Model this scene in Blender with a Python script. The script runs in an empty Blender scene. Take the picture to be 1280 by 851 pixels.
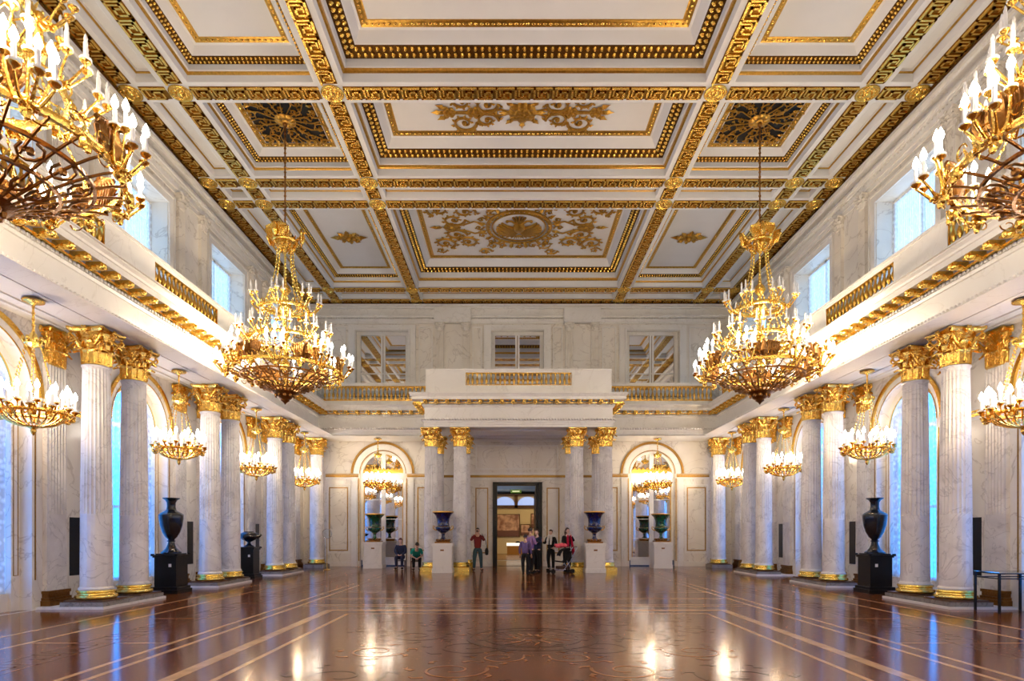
EXPO = -0.05
import bpy, bmesh, math, random
from math import pi, sin, cos, sqrt, atan2, radians
from mathutils import Vector, Matrix
random.seed(7)
scene = bpy.context.scene
COL = scene.collection
F = 760.0                      # focal length in pixels of the 1280 frame
CAMX, CAMZ = -0.33, 1.56

# ------------------------------------------------------------------ camera
cd = bpy.data.cameras.new('camera'); cam = bpy.data.objects.new('camera', cd); COL.objects.link(cam)
cam.location = (CAMX, 0, CAMZ); cam.rotation_euler = (pi/2, 0, 0)
cd.sensor_width = 36; cd.lens = 36*F/1280; cd.shift_x = 0.0016; cd.shift_y = 0.1877
cd.clip_end = 200
scene.camera = cam

# ------------------------------------------------------------------ materials
def newmat(name):
    m = bpy.data.materials.new(name); m.use_nodes = True
    nt = m.node_tree; b = nt.nodes['Principled BSDF']
    return m, nt, b
def flat(name, col, rough=0.5, metal=0.0, spec=0.5, noise=0.0, nscale=8.0, bump=0.0, coat=0.0):
    m, nt, b = newmat(name)
    b.inputs['Roughness'].default_value = rough; b.inputs['Metallic'].default_value = metal
    b.inputs['Specular IOR Level'].default_value = spec; b.inputs['Coat Weight'].default_value = coat
    b.inputs['Base Color'].default_value = (*col, 1)
    if noise or bump:
        tc = nt.nodes.new('ShaderNodeTexCoord'); n = nt.nodes.new('ShaderNodeTexNoise')
        n.inputs['Scale'].default_value = nscale; n.inputs['Detail'].default_value = 4
        nt.links.new(tc.outputs['Object'], n.inputs['Vector'])
        if noise:
            r = nt.nodes.new('ShaderNodeValToRGB')
            r.color_ramp.elements[0].position = 0.3; r.color_ramp.elements[1].position = 0.7
            r.color_ramp.elements[0].color = (*[c*(1-noise) for c in col], 1)
            r.color_ramp.elements[1].color = (*[min(1, c*(1+noise)) for c in col], 1)
            nt.links.new(n.outputs['Fac'], r.inputs['Fac']); nt.links.new(r.outputs['Color'], b.inputs['Base Color'])
        if bump:
            bp = nt.nodes.new('ShaderNodeBump'); bp.inputs['Strength'].default_value = bump; bp.inputs['Distance'].default_value = 0.02
            nt.links.new(n.outputs['Fac'], bp.inputs['Height']); nt.links.new(bp.outputs['Normal'], b.inputs['Normal'])
    return m
def marble(name, base, cloud, vein, scale=0.7, rough=0.22, veinw=0.03, amount=0.8):
    m, nt, b = newmat(name); L = nt.links.new; N = nt.nodes.new
    g = N('ShaderNodeNewGeometry')
    n1 = N('ShaderNodeTexNoise'); n1.inputs['Scale'].default_value = scale; n1.inputs['Detail'].default_value = 8; n1.inputs['Roughness'].default_value = 0.6; n1.inputs['Distortion'].default_value = 1.2
    L(g.outputs['Position'], n1.inputs['Vector'])
    r1 = N('ShaderNodeValToRGB'); r1.color_ramp.elements[0].position = 0.35; r1.color_ramp.elements[1].position = 0.68
    r1.color_ramp.elements[0].color = (*base, 1); r1.color_ramp.elements[1].color = (*cloud, 1)
    L(n1.outputs['Fac'], r1.inputs['Fac'])
    n2 = N('ShaderNodeTexNoise'); n2.inputs['Scale'].default_value = scale*1.3; n2.inputs['Detail'].default_value = 5; n2.inputs['Distortion'].default_value = 2.2
    mp = N('ShaderNodeMapping'); mp.inputs['Rotation'].default_value = (0.5, 0.8, 0.3); mp.inputs['Location'].default_value = (3.1, 7.7, 1.3)
    L(g.outputs['Position'], mp.inputs['Vector']); L(mp.outputs['Vector'], n2.inputs['Vector'])
    s = N('ShaderNodeMath'); s.operation = 'SUBTRACT'; s.inputs[1].default_value = 0.5; L(n2.outputs['Fac'], s.inputs[0])
    a = N('ShaderNodeMath'); a.operation = 'ABSOLUTE'; L(s.outputs[0], a.inputs[0])
    r2 = N('ShaderNodeValToRGB'); r2.color_ramp.elements[0].position = 0.0; r2.color_ramp.elements[1].position = veinw
    r2.color_ramp.elements[0].color = (amount,)*3+(1,); r2.color_ramp.elements[1].color = (0, 0, 0, 1)
    L(a.outputs[0], r2.inputs['Fac'])
    mx = N('ShaderNodeMix'); mx.data_type = 'RGBA'; L(r2.outputs['Color'], mx.inputs['Factor']); L(r1.outputs['Color'], mx.inputs['A'])
    mx.inputs['B'].default_value = (*vein, 1)
    L(mx.outputs['Result'], b.inputs['Base Color']); b.inputs['Roughness'].default_value = rough
    return m
def gold(name, col, rough, bump=0.55, nscale=22, metal=1.0):
    return flat(name, col, rough, metal, 0.5, 0.18, nscale, bump)
def emis(name, col, strength, sample=True):
    m, nt, b = newmat(name)
    b.inputs['Base Color'].default_value = (*col, 1); b.inputs['Emission Color'].default_value = (*col, 1)
    b.inputs['Emission Strength'].default_value = strength
    if not sample:
        try: m.cycles.emission_sampling = 'NONE'
        except Exception: pass
    return m

M = {}
M['wall'] = marble('wall_marble', (0.84,0.79,0.70), (0.74,0.68,0.59), (0.42,0.35,0.28), 0.5, 0.25, 0.018, 0.55)
M['white'] = marble('white_marble', (0.84,0.81,0.75), (0.76,0.72,0.65), (0.55,0.50,0.43), 0.4, 0.3, 0.012, 0.35)
M['shaft'] = marble('column_marble', (0.84,0.80,0.75), (0.62,0.57,0.53), (0.36,0.32,0.30), 0.9, 0.3, 0.02, 0.5)
M['step'] = marble('step_marble', (0.30,0.28,0.26), (0.20,0.18,0.17), (0.12,0.11,0.10), 1.5, 0.2)
M['plaster'] = flat('ceiling_plaster', (0.80,0.78,0.75), 0.75, noise=0.02, nscale=1.5)
M['gold'] = gold('gilding', (1.0,0.58,0.12), 0.26)
M['goldb'] = gold('bright_gilding', (1.0,0.66,0.16), 0.22)
M['goldd'] = gold('antique_gilding', (0.62,0.36,0.07), 0.28)
M['groove'] = gold('gilded_ground', (0.26,0.13,0.02), 0.5)
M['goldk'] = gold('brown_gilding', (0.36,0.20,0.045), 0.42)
M['moulddark'] = gold('dark_moulding_ground', (0.13,0.06,0.015), 0.55)
M['bronze'] = gold('brown_bronze', (0.24,0.11,0.03), 0.3)
M['mirror'] = flat('mirror_glass', (0.80,0.80,0.82), 0.02, 1.0)
M['blackwood'] = flat('black_wood', (0.005,0.005,0.006), 0.3, spec=0.35, noise=0.3)
M['blackstone'] = flat('black_stone', (0.006,0.008,0.014), 0.12, noise=0.5, nscale=14)
M['blue'] = flat('blue_stone', (0.002,0.005,0.06), 0.10, noise=0.6, nscale=9, coat=0.5)
M['green'] = flat('malachite', (0.0,0.055,0.02), 0.12, noise=0.6, nscale=12, coat=0.5)
M['candle'] = flat('candle_wax', (0.85,0.83,0.80), 0.5)
M['bulb'] = emis('lit_bulb', (1.0,0.92,0.80), 30, False)
M['pane'] = emis('daylit_pane', (0.38,0.66,1.0), 2.0)
M['panelow'] = emis('daylit_lower_pane', (0.04,0.33,1.0), 3.4)
M['wood'] = flat('brown_wood', (0.10,0.045,0.02), 0.35, noise=0.3)
M['chrome'] = flat('polished_metal', (0.75,0.75,0.78), 0.2, 1.0)
M['glass'] = None
g_, nt_, b_ = newmat('clear_glass'); b_.inputs['Transmission Weight'].default_value = 1.0; b_.inputs['Roughness'].default_value = 0.02; b_.inputs['IOR'].default_value = 1.3
b_.inputs['Base Color'].default_value = (0.85,0.92,0.95,1); M['glass'] = g_
def lace():
    m, nt, b = newmat('lace_curtain'); L = nt.links.new; N = nt.nodes.new
    out = nt.nodes['Material Output']
    tr = N('ShaderNodeBsdfTransparent'); tl = N('ShaderNodeBsdfTranslucent'); tl.inputs['Color'].default_value = (0.9,0.92,0.95,1)
    df = N('ShaderNodeBsdfDiffuse'); df.inputs['Color'].default_value = (0.85,0.87,0.9,1)
    m1 = N('ShaderNodeMixShader'); m1.inputs['Fac'].default_value = 0.4; L(tl.outputs[0], m1.inputs[1]); L(df.outputs[0], m1.inputs[2])
    m2 = N('ShaderNodeMixShader'); L(m1.outputs[0], m2.inputs[1]); L(tr.outputs[0], m2.inputs[2])
    g = N('ShaderNodeNewGeometry'); v = N('ShaderNodeTexVoronoi'); v.inputs['Scale'].default_value = 9
    L(g.outputs['Position'], v.inputs['Vector'])
    r = N('ShaderNodeMapRange'); r.inputs['From Max'].default_value = 0.6; r.inputs['To Min'].default_value = 0.35; r.inputs['To Max'].default_value = 0.7
    L(v.outputs['Distance'], r.inputs['Value']); L(r.outputs[0], m2.inputs['Fac'])
    L(m2.outputs[0], out.inputs['Surface']); return m
M['lace'] = lace()
def floormat():
    m, nt, b = newmat('parquet'); L = nt.links.new; N = nt.nodes.new
    g = N('ShaderNodeNewGeometry')
    br = N('ShaderNodeTexBrick'); br.inputs['Scale'].default_value = 1.0
    br.inputs['Color1'].default_value = (0.26,0.072,0.013,1); br.inputs['Color2'].default_value = (0.20,0.052,0.011,1); br.inputs['Mortar'].default_value = (0.05,0.018,0.008,1)
    br.inputs['Brick Width'].default_value = 0.9; br.inputs['Row Height'].default_value = 0.12; br.inputs['Mortar Size'].default_value = 0.004
    L(g.outputs['Position'], br.inputs['Vector'])
    n = N('ShaderNodeTexNoise'); n.inputs['Scale'].default_value = 2.0; n.inputs['Detail'].default_value = 6
    mp = N('ShaderNodeMapping'); mp.inputs['Scale'].default_value = (1, 6, 1); L(g.outputs['Position'], mp.inputs['Vector']); L(mp.outputs[0], n.inputs['Vector'])
    mx = N('ShaderNodeMix'); mx.data_type = 'RGBA'; mx.blend_type = 'MULTIPLY'; mx.inputs['Factor'].default_value = 0.5
    L(br.outputs['Color'], mx.inputs['A']); L(n.outputs['Color'], mx.inputs['B'])
    L(mx.outputs['Result'], b.inputs['Base Color'])
    b.inputs['Roughness'].default_value = 0.13; b.inputs['Specular IOR Level'].default_value = 0.42; b.inputs['Specular Tint'].default_value = (1.0,0.66,0.42,1)
    n3 = N('ShaderNodeTexNoise'); n3.inputs['Scale'].default_value = 5.0; n3.inputs['Detail'].default_value = 3
    L(g.outputs['Position'], n3.inputs['Vector'])
    bp = N('ShaderNodeBump'); bp.inputs['Strength'].default_value = 0.05; bp.inputs['Distance'].default_value = 0.02
    L(n3.outputs['Fac'], bp.inputs['Height']); L(bp.outputs['Normal'], b.inputs['Normal'])
    return m
M['floor'] = floormat()
def inlay(name, col):
    m = flat(name, col, 0.15, 0, 0.38, 0.2, 5); return m
M['inlay'] = inlay('maple_inlay', (0.62,0.36,0.17)); M['inlay2'] = inlay('rosewood_inlay', (0.045,0.014,0.007)); M['inlay3'] = inlay('cherry_inlay', (0.34,0.15,0.06))

# ------------------------------------------------------------------ mesh builder
class MB:
    def __init__(s): s.v = []; s.f = []; s.mi = []; s.cur = 0
    def add(s, vs, fs):
        b = len(s.v); s.v.extend(vs); s.f.extend([tuple(b+i for i in f) for f in fs]); s.mi.extend([s.cur]*len(fs))
    def box(s, x0, x1, y0, y1, z0, z1):
        s.add([(x0,y0,z0),(x1,y0,z0),(x1,y1,z0),(x0,y1,z0),(x0,y0,z1),(x1,y0,z1),(x1,y1,z1),(x0,y1,z1)],
              [(0,3,2,1),(4,5,6,7),(0,1,5,4),(1,2,6,5),(2,3,7,6),(3,0,4,7)])
    def cbox(s, c, sx, sy, sz): s.box(c[0]-sx/2,c[0]+sx/2,c[1]-sy/2,c[1]+sy/2,c[2]-sz/2,c[2]+sz/2)
    def bar(s, a, b, w, h, up=(0,0,1)):
        a = Vector(a); b = Vector(b); d = (b-a); 
        if d.length < 1e-6: return
        d.normalize(); up = Vector(up)
        if abs(d.dot(up)) > .98: up = Vector((1,0,0))
        r = d.cross(up).normalized()*w/2; u = r.cross(d).normalized()*h/2
        vs = [tuple(p+q) for p in (a,b) for q in (-r-u, r-u, r+u, -r+u)]
        s.add(vs, [(0,3,2,1),(4,5,6,7),(0,1,5,4),(1,2,6,5),(2,3,7,6),(3,0,4,7)])
    def lathe(s, prof, c=(0,0,0), n=16, axis='z', sx=1.0, sy=1.0, cap=True, a0=0.0):
        vs = []; fs = []
        for r, z in prof:
            for i in range(n):
                a = a0+2*pi*i/n; x = r*cos(a)*sx; y = r*sin(a)*sy
                p = (x, y, z) if axis == 'z' else ((z, x, y) if axis == 'x' else (x, z, y))
                vs.append((p[0]+c[0], p[1]+c[1], p[2]+c[2]))
        for j in range(len(prof)-1):
            for i in range(n):
                k = (i+1) % n; fs.append((j*n+i, j*n+k, (j+1)*n+k, (j+1)*n+i))
        if cap:
            if prof[0][0] > 1e-4: fs.append(tuple(range(n-1,-1,-1)))
            if prof[-1][0] > 1e-4: fs.append(tuple((len(prof)-1)*n+i for i in range(n)))
        s.add(vs, fs)
    def tube(s, pts, rad, n=6, closed=False, flat_=1.0, upv=(0,0,1)):
        P = [Vector(p) for p in pts]; m = len(P)
        R = rad if isinstance(rad, (list, tuple)) else [rad]*m
        vs = []; fs = []; prev = None
        for i in range(m):
            if closed: t = P[(i+1) % m]-P[i-1]
            else: t = P[min(i+1,m-1)]-P[max(i-1,0)]
            if t.length < 1e-9: t = Vector((0,0,1))
            t.normalize()
            if prev is None:
                u = Vector(upv)
                if abs(u.dot(t)) > .95: u = Vector((1,0,0))
                u = (u-t*u.dot(t)).normalized()
            else:
                u = prev-t*prev.dot(t)
                u = u.normalized() if u.length > 1e-6 else prev
            prev = u; w = t.cross(u)
            for k in range(n):
                a = 2*pi*k/n; q = P[i]+(u*cos(a)*flat_+w*sin(a))*R[i]; vs.append(tuple(q))
        for i in range(m if closed else m-1):
            j = (i+1) % m
            for k in range(n):
                l = (k+1) % n; fs.append((i*n+k, i*n+l, j*n+l, j*n+k))
        if not closed:
            fs.append(tuple(range(n-1,-1,-1))); fs.append(tuple((m-1)*n+k for k in range(n)))
        s.add(vs, fs)
    def blob(s, c, rx, ry, rz, n=8, m=5, rot=None):
        vs = []; fs = []
        for j in range(m+1):
            t = pi*j/m
            for i in range(n):
                a = 2*pi*i/n; p = Vector((rx*sin(t)*cos(a), ry*sin(t)*sin(a), rz*cos(t)))
                if rot is not None: p = rot @ p
                vs.append((c[0]+p.x, c[1]+p.y, c[2]+p.z))
        for j in range(m):
            for i in range(n):
                k = (i+1) % n; fs.append((j*n+i, (j+1)*n+i, (j+1)*n+k, j*n+k))
        s.add(vs, fs)
    def poly(s, pts): s.add([tuple(p) for p in pts], [tuple(range(len(pts)))])
    def merge(s, o, mat=None, flip=False):
        vs = [tuple(mat @ Vector(p)) for p in o.v] if mat is not None else o.v
        b = len(s.v); s.v.extend(vs)
        s.f.extend([tuple(b+i for i in (reversed(f) if flip else f)) for f in o.f]); s.mi.extend(o.mi)
    def mesh(s, name, mats, smooth=False, angle=0.7):
        me = bpy.data.meshes.new(name); me.from_pydata(s.v, [], s.f); me.update()
        for m in (mats if isinstance(mats, (list, tuple)) else [mats]): me.materials.append(m)
        if isinstance(mats, (list, tuple)) and len(mats) > 1: me.polygons.foreach_set('material_index', s.mi)
        if smooth:
            me.polygons.foreach_set('use_smooth', [True]*len(me.polygons))
            try: me.set_sharp_from_angle(angle=angle)
            except Exception: pass
        return me
    def build(s, name, mats, parent=None, smooth=False, angle=0.7, loc=None):
        o = bpy.data.objects.new(name, s.mesh(name, mats, smooth, angle)); COL.objects.link(o)
        if parent is not None: o.parent = parent
        if loc is not None: o.location = loc
        return o
def tag(o, label=None, cat=None, group=None, kind=None):
    if label: o['label'] = label
    if cat: o['category'] = cat
    if group: o['group'] = group
    if kind: o['kind'] = kind
    return o
def empty(name, loc=(0,0,0), rz=0.0, parent=None):
    o = bpy.data.objects.new(name, None); o.empty_display_size = 0.1; COL.objects.link(o)
    o.location = loc; o.rotation_euler = (0, 0, rz)
    if parent is not None: o.parent = parent
    return o
KIDS = {}
def kids(o):
    return [c for c in bpy.data.objects if c.parent == o]
def snapshot(o):
    """a thing as (object, [children...]) so that copies need no search"""
    return (o, [snapshot(c) for c in kids(o)])
def copy_tree(snap, parent=None):
    o, ch = snap
    c = o.copy(); COL.objects.link(c)
    if parent is not None: c.parent = parent
    for s in ch: copy_tree(s, c)
    return c
def put(me, name, parent, loc, rz=0.0, scale=None, rot=None):
    o = bpy.data.objects.new(name, me); COL.objects.link(o); o.parent = parent; o.location = loc
    o.rotation_euler = rot if rot else (0, 0, rz)
    if scale: o.scale = scale
    return o
# ------------------------------------------------------------------ room dimensions
WX = 9.97            # half width between the marble walls
FY = 28.35           # far wall
BY = -5.92           # wall behind the photographer
CZ = 12.22           # ceiling level (faces of the beams)
BAYS = [25.6, 20.75, 15.9, 11.05, 6.2, 1.35, -3.5]
PAIRS = [23.15, 18.3, 13.45]
SOF = 5.78           # underside of the gallery
EN = 5.81            # bottom of the architrave

# ------------------------------------------------------------------ floor
fl = MB(); fl.poly([(-WX-1,BY-1,0),(WX+1,BY-1,0),(WX+1,FY,0),(-WX-1,FY,0)])
floor = fl.build('floor', M['floor']); tag(floor, 'polished dark parquet floor with pale inlaid bands and scrollwork', 'floor', kind='structure')
e1 = 0.0012
def strip(mb, x0, x1, y0, y1, z=e1): mb.poly([(x0,y0,z),(x1,y0,z),(x1,y1,z),(x0,y1,z)])
def framerect(mb, x0, x1, y0, y1, w, z=e1):
    strip(mb, x0, x1, y0, y0+w, z); strip(mb, x0, x1, y1-w, y1, z); strip(mb, x0, x0+w, y0+w, y1-w, z); strip(mb, x1-w, x1, y0+w, y1-w, z)
ib = MB()
framerect(ib, -4.05, 4.05, 2.2, 12.32, 0.17); framerect(ib, -3.50, 3.50, 2.7, 11.75, 0.07)
for x in (4.83, 5.12, 7.15, 7.92):
    for sg in (-1, 1):
        xx = sg*x; strip(ib, xx-0.04, xx+0.04, -4, 27.2)
for y in (12.9, 13.2, 14.3, 14.5, 15.9, 16.3, 17.6, 19.2, 20.6, 22.4, 25.0):
    strip(ib, -4.8, 4.8, y-0.03, y+0.03, e1*0.6)
for sg in (-1, 1):
    for y in (2.0, 6.2, 8.6, 11.05, 13.45, 15.9, 18.3, 20.75, 23.15):
        strip(ib, min(sg*5.15, sg*7.12), max(sg*5.15, sg*7.12), y-0.02, y+0.02, e1*0.6)
ib.build('inlay_border', M['inlay'], floor)
# greek key inlay between the bands
kb = MB()
def flatbar(mb, a, b, w, z):
    a = Vector((a[0],a[1],z)); b = Vector((b[0],b[1],z)); d = (b-a).normalized(); n = Vector((-d.y,d.x,0))*w/2
    a = a-d*w/2; b = b+d*w/2
    mb.poly([a-n, b-n, b+n, a+n])
KEY = [(0,0.06),(0,0.94),(0.80,0.94),(0.80,0.34),(0.42,0.34),(0.42,0.62)]
def key_floor(mb, org, dx, dy, n, P, W):
    for i in range(n):
        pts = [(org[0]+dx[0]*(i+u)*P+dy[0]*v*W, org[1]+dx[1]*(i+u)*P+dy[1]*v*W) for u, v in KEY]
        for j in range(len(pts)-1): flatbar(mb, pts[j], pts[j+1], 0.035, e1*1.5)
        b0 = (org[0]+dx[0]*i*P+dy[0]*.06*W, org[1]+dx[1]*i*P+dy[1]*.06*W); b1 = (b0[0]+dx[0]*P, b0[1]+dx[1]*P)
        flatbar(mb, b0, b1, 0.035, e1*1.5)
for sg in (-1, 1):
    key_floor(kb, (sg*5.9, 3.0), (0,1), (sg,0), 34, 0.7, 0.55)
key_floor(kb, (-3.85, 13.4), (1,0), (0,1), 11, 0.7, 0.55)
kb.build('greek_key_inlay', M['inlay3'], floor)
mq = MB()
def ribbon(mb, pts, w0, w1, z):
    P = [Vector((p[0],p[1],z)) for p in pts]; m = len(P); vs = []
    for i in range(m):
        t = (P[min(i+1,m-1)]-P[max(i-1,0)]); t = t.normalized() if t.length > 0 else Vector((1,0,0)); n = Vector((-t.y,t.x,0))*(w0+(w1-w0)*i/(m-1))/2
        vs += [tuple(P[i]-n), tuple(P[i]+n)]
    mb.add(vs, [(2*i,2*i+2,2*i+3,2*i+1) for i in range(m-1)])
def spiral(cx, cy, r0, turns, a0, hand=1, n=26, asp=1.0):
    return [(cx+hand*(r0*(1-0.82*i/n))*cos(a0+2*pi*turns*i/n), cy+asp*(r0*(1-0.82*i/n))*sin(a0+2*pi*turns*i/n)) for i in range(n+1)]
def floor_scroll(cx, cy, r, hand, dark=False):
    mb = mqd if dark else mq
    ribbon(mb, spiral(cx, cy, r, 1.35, pi*0.9, hand), 0.05*r/0.5, 0.02, e1*2)
    for k in range(7):
        a = k*2*pi/7; x, y = cx+hand*r*1.05*cos(a), cy+r*1.05*sin(a)
        ribbon(mb, [(x,y),(x+hand*.13*r*2*cos(a+.6),y+.13*r*2*sin(a+.6)),(x+hand*.2*r*2*cos(a+1.1),y+.2*r*2*sin(a+1.1))], 0.10*r/0.5, 0.01, e1*2.2)
mqd = MB()
random.seed(3)
for hand in (-1, 1):
    for cx, cy, r, dk in ((0.75,9.6,.38,0),(1.75,9.2,.45,1),(2.6,9.8,.3,0),(0.9,8.3,.5,1),(2.1,8.0,.42,0),(1.0,6.9,.42,0),(2.2,6.6,.5,1),(0.45,7.6,.3,0),(1.5,10.5,.33,1),(.6,10.7,.3,0),(2.6,10.9,.25,0),(1.2,5.4,.5,0),(2.4,5.2,.4,1),(.5,6.1,.3,1)):
        floor_scroll(hand*cx, cy, r, hand, bool(dk))
for r in (0.95, 0.7):
    ribbon(mqd, [(r*cos(2*pi*i/40), 9.0+r*sin(2*pi*i/40)) for i in range(41)], 0.05, 0.05, e1*2.4)
for k in range(16):
    a = 2*pi*k/16; ribbon(mq, [(0.15*cos(a),9+0.15*sin(a)),(0.4*cos(a+.15),9+0.4*sin(a+.15)),(0.62*cos(a),9+0.62*sin(a))], 0.09, 0.01, e1*2.4)
mq.build('marquetry_scroll', M['inlay3'], floor); mqd.build('marquetry_scroll', M['inlay2'], floor)

# ------------------------------------------------------------------ walls
def bridge(mb, pa, pb):
    """strip between two equal polylines"""
    n = len(pa); mb.add([tuple(p) for p in pa]+[tuple(p) for p in pb], [(i,i+1,n+i+1,n+i) for i in range(n-1)])
def arch_pts(c, r, zs, z0, n=24):
    """outline of an arched opening, from the foot at c-r round to the foot at c+r"""
    return [(c-r, z0)]+[(c-r*cos(pi*i/n), zs+r*sin(pi*i/n)) for i in range(n+1)]+[(c+r, z0)]
def arch_face(mb, T, u0, u1, z0, z1, c, r, zs, d, n=24):
    def q(a): mb.poly([T(u,z,d) for u,z in a])
    q([(u0,z0),(c-r,z0),(c-r,z1),(u0,z1)]); q([(c+r,z0),(u1,z0),(u1,z1),(c+r,z1)])
    for i in range(n):
        a, b = pi*i/n, pi*(i+1)/n
        q([(c-r*cos(a), zs+r*sin(a)), (c-r*cos(b), zs+r*sin(b)), (c-r*cos(b), z1), (c-r*cos(a), z1)])
def arch_rev(mb, T, c, r, zs, z0, d0, d1, n=24):
    P = arch_pts(c, r, zs, z0, n); bridge(mb, [T(u,z,d0) for u,z in P], [T(u,z,d1) for u,z in P])
def rect_hole(mb, T, u0, u1, z0, z1, a0, a1, b0, b1, d, rev=0.0):
    def q(a): mb.poly([T(u,z,d) for u,z in a])
    q([(u0,z0),(a0,z0),(a0,z1),(u0,z1)]); q([(a1,z0),(u1,z0),(u1,z1),(a1,z1)])
    if b0 > z0: q([(a0,z0),(a1,z0),(a1,b0),(a0,b0)])
    q([(a0,b1),(a1,b1),(a1,z1),(a0,z1)])
    if rev:
        P = [(a0,b0),(a0,b1),(a1,b1),(a1,b0),(a0,b0)]
        bridge(mb, [T(u,z,d) for u,z in P], [T(u,z,d-rev) for u,z in P])
SP = 4.32           # springing height of the arches
RO = 0.98           # radius of the arched openings
def TL(u, z, d): return (-WX+d, u, z)
def TR(u, z, d): return (WX-d, u, z)
def TF(u, z, d): return (u, FY-d, z)
def archivolt(mb, T, c, r, zs, w, dep, z0=None, n=28):
    """raised half ring (and its legs down to z0)"""
    A = arch_pts(c, r, zs, z0 if z0 is not None else zs, n); B = arch_pts(c, r+w, zs, z0 if z0 is not None else zs, n)
    if z0 is None: A, B = A[1:-1], B[1:-1]
    bridge(mb, [T(u,z,dep) for u,z in A], [T(u,z,dep) for u,z in B])
    bridge(mb, [T(u,z,0) for u,z in A], [T(u,z,dep) for u,z in A]); bridge(mb, [T(u,z,dep) for u,z in B], [T(u,z,0) for u,z in B])
def rframe(mb, T, u0, u1, z0, z1, w, dep):
    P = [(u0,z0),(u0,z1),(u1,z1),(u1,z0),(u0,z0)]; Q = [(u0+w,z0+w),(u0+w,z1-w),(u1-w,z1-w),(u1-w,z0+w),(u0+w,z0+w)]
    bridge(mb, [T(u,z,dep) for u,z in P], [T(u,z,dep) for u,z in Q])
    bridge(mb, [T(u,z,0) for u,z in P], [T(u,z,dep) for u,z in P]); bridge(mb, [T(u,z,dep) for u,z in Q], [T(u,z,0) for u,z in Q])
def slab(mb, T, u0, u1, z0, z1, d0, d1):
    a = [T(u0,z0,d0),T(u1,z0,d0),T(u1,z1,d0),T(u0,z1,d0),T(u0,z0,d1),T(u1,z0,d1),T(u1,z1,d1),T(u0,z1,d1)]
    mb.add(a, [(0,1,2,3),(4,5,6,7),(0,1,5,4),(1,2,6,5),(2,3,7,6),(3,0,4,7)])
UW0, UW1 = 8.2, 10.86      # upper windows
walls = {}
WN = [0]
def window_side(T, side, c, k, lower):
    WN[0] += 1; w = empty('window_%d' % WN[0]); w['kind'] = 'structure'
    nm = ('tall arched window' if lower else 'high rectangular window')
    tag(w, '%s with blue daylight behind lace in the %s wall, bay %s' % (nm, side, k), 'window')
    if lower:
        p = MB(); A = arch_pts(c, RO, SP, 0.35, 20)
        p.poly([T(u,z,-0.52) for u,z in A]); p.build('pane', M['panelow'], w)
        f = MB(); archivolt(f, lambda u,z,d: T(u,z,-0.5+d), c, RO-0.09, SP, 0.09, 0.08, 0.35)
        slab(f, T, c-0.03, c+0.03, 0.35, SP+RO-0.02, -0.5, -0.42); slab(f, T, c-RO, c+RO, SP-0.05, SP+0.05, -0.5, -0.40); slab(f, T, c-RO, c+RO, 2.2, 2.26, -0.5, -0.44)
        slab(f, T, c-RO, c+RO, 0.3, 0.42, -0.5, -0.38)
        f.build('window_frame', M['white'], w)
        cu = MB()
        nn = 64; z0, z1 = 0.36, SP
        pa = [T(c-RO+0.02+(2*RO-0.04)*i/nn, z0, -0.30+0.035*sin(i*0.95)+0.02*sin(i*0.37)) for i in range(nn+1)]
        pb = [T(c-RO+0.02+(2*RO-0.04)*i/nn, z1+sqrt(max(0,(RO-0.04)**2-(-(RO-0.04)+2*(RO-0.04)*i/nn)**2)), -0.30+0.035*sin(i*0.95)) for i in range(nn+1)]
        bridge(cu, pa, pb); cu.build('curtain', M['lace'], w, True)
    else:
        p = MB(); p.poly([T(c-1.2,UW0,-0.55),T(c+1.2,UW0,-0.55),T(c+1.2,UW1,-0.55),T(c-1.2,UW1,-0.55)]); p.build('pane', M['pane'], w)
        f = MB(); rframe(f, lambda u,z,d: T(u,z,-0.54+d), c-1.2, c+1.2, UW0, UW1, 0.09, 0.07)
        slab(f, T, c-0.04, c+0.04, UW0, UW1, -0.54, -0.47)
        f.build('window_frame', M['white'], w)
        cu = MB(); nn = 70
        for a0, a1 in ((-1.1,-0.04),(0.04,1.1)):
            pa = [T(c+a0+(a1-a0)*i/nn, UW0+0.02, -0.42+0.03*sin(i*1.1)+0.02*sin(i*.3)) for i in range(nn+1)]
            pb = [T(c+a0+(a1-a0)*i/nn, UW1-0.12, -0.42+0.03*sin(i*1.1)) for i in range(nn+1)]
            bridge(cu, pa, pb)
        cu.build('curtain', M['lace'], w, True)
ORD = {25.6:'nearest the far wall', 20.75:'second from the far wall', 15.9:'third from the far wall', 11.05:'fourth from the far wall', 6.2:'fifth from the far wall', 1.35:'sixth from the far wall', -3.5:'last, behind the photographer'}
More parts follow.
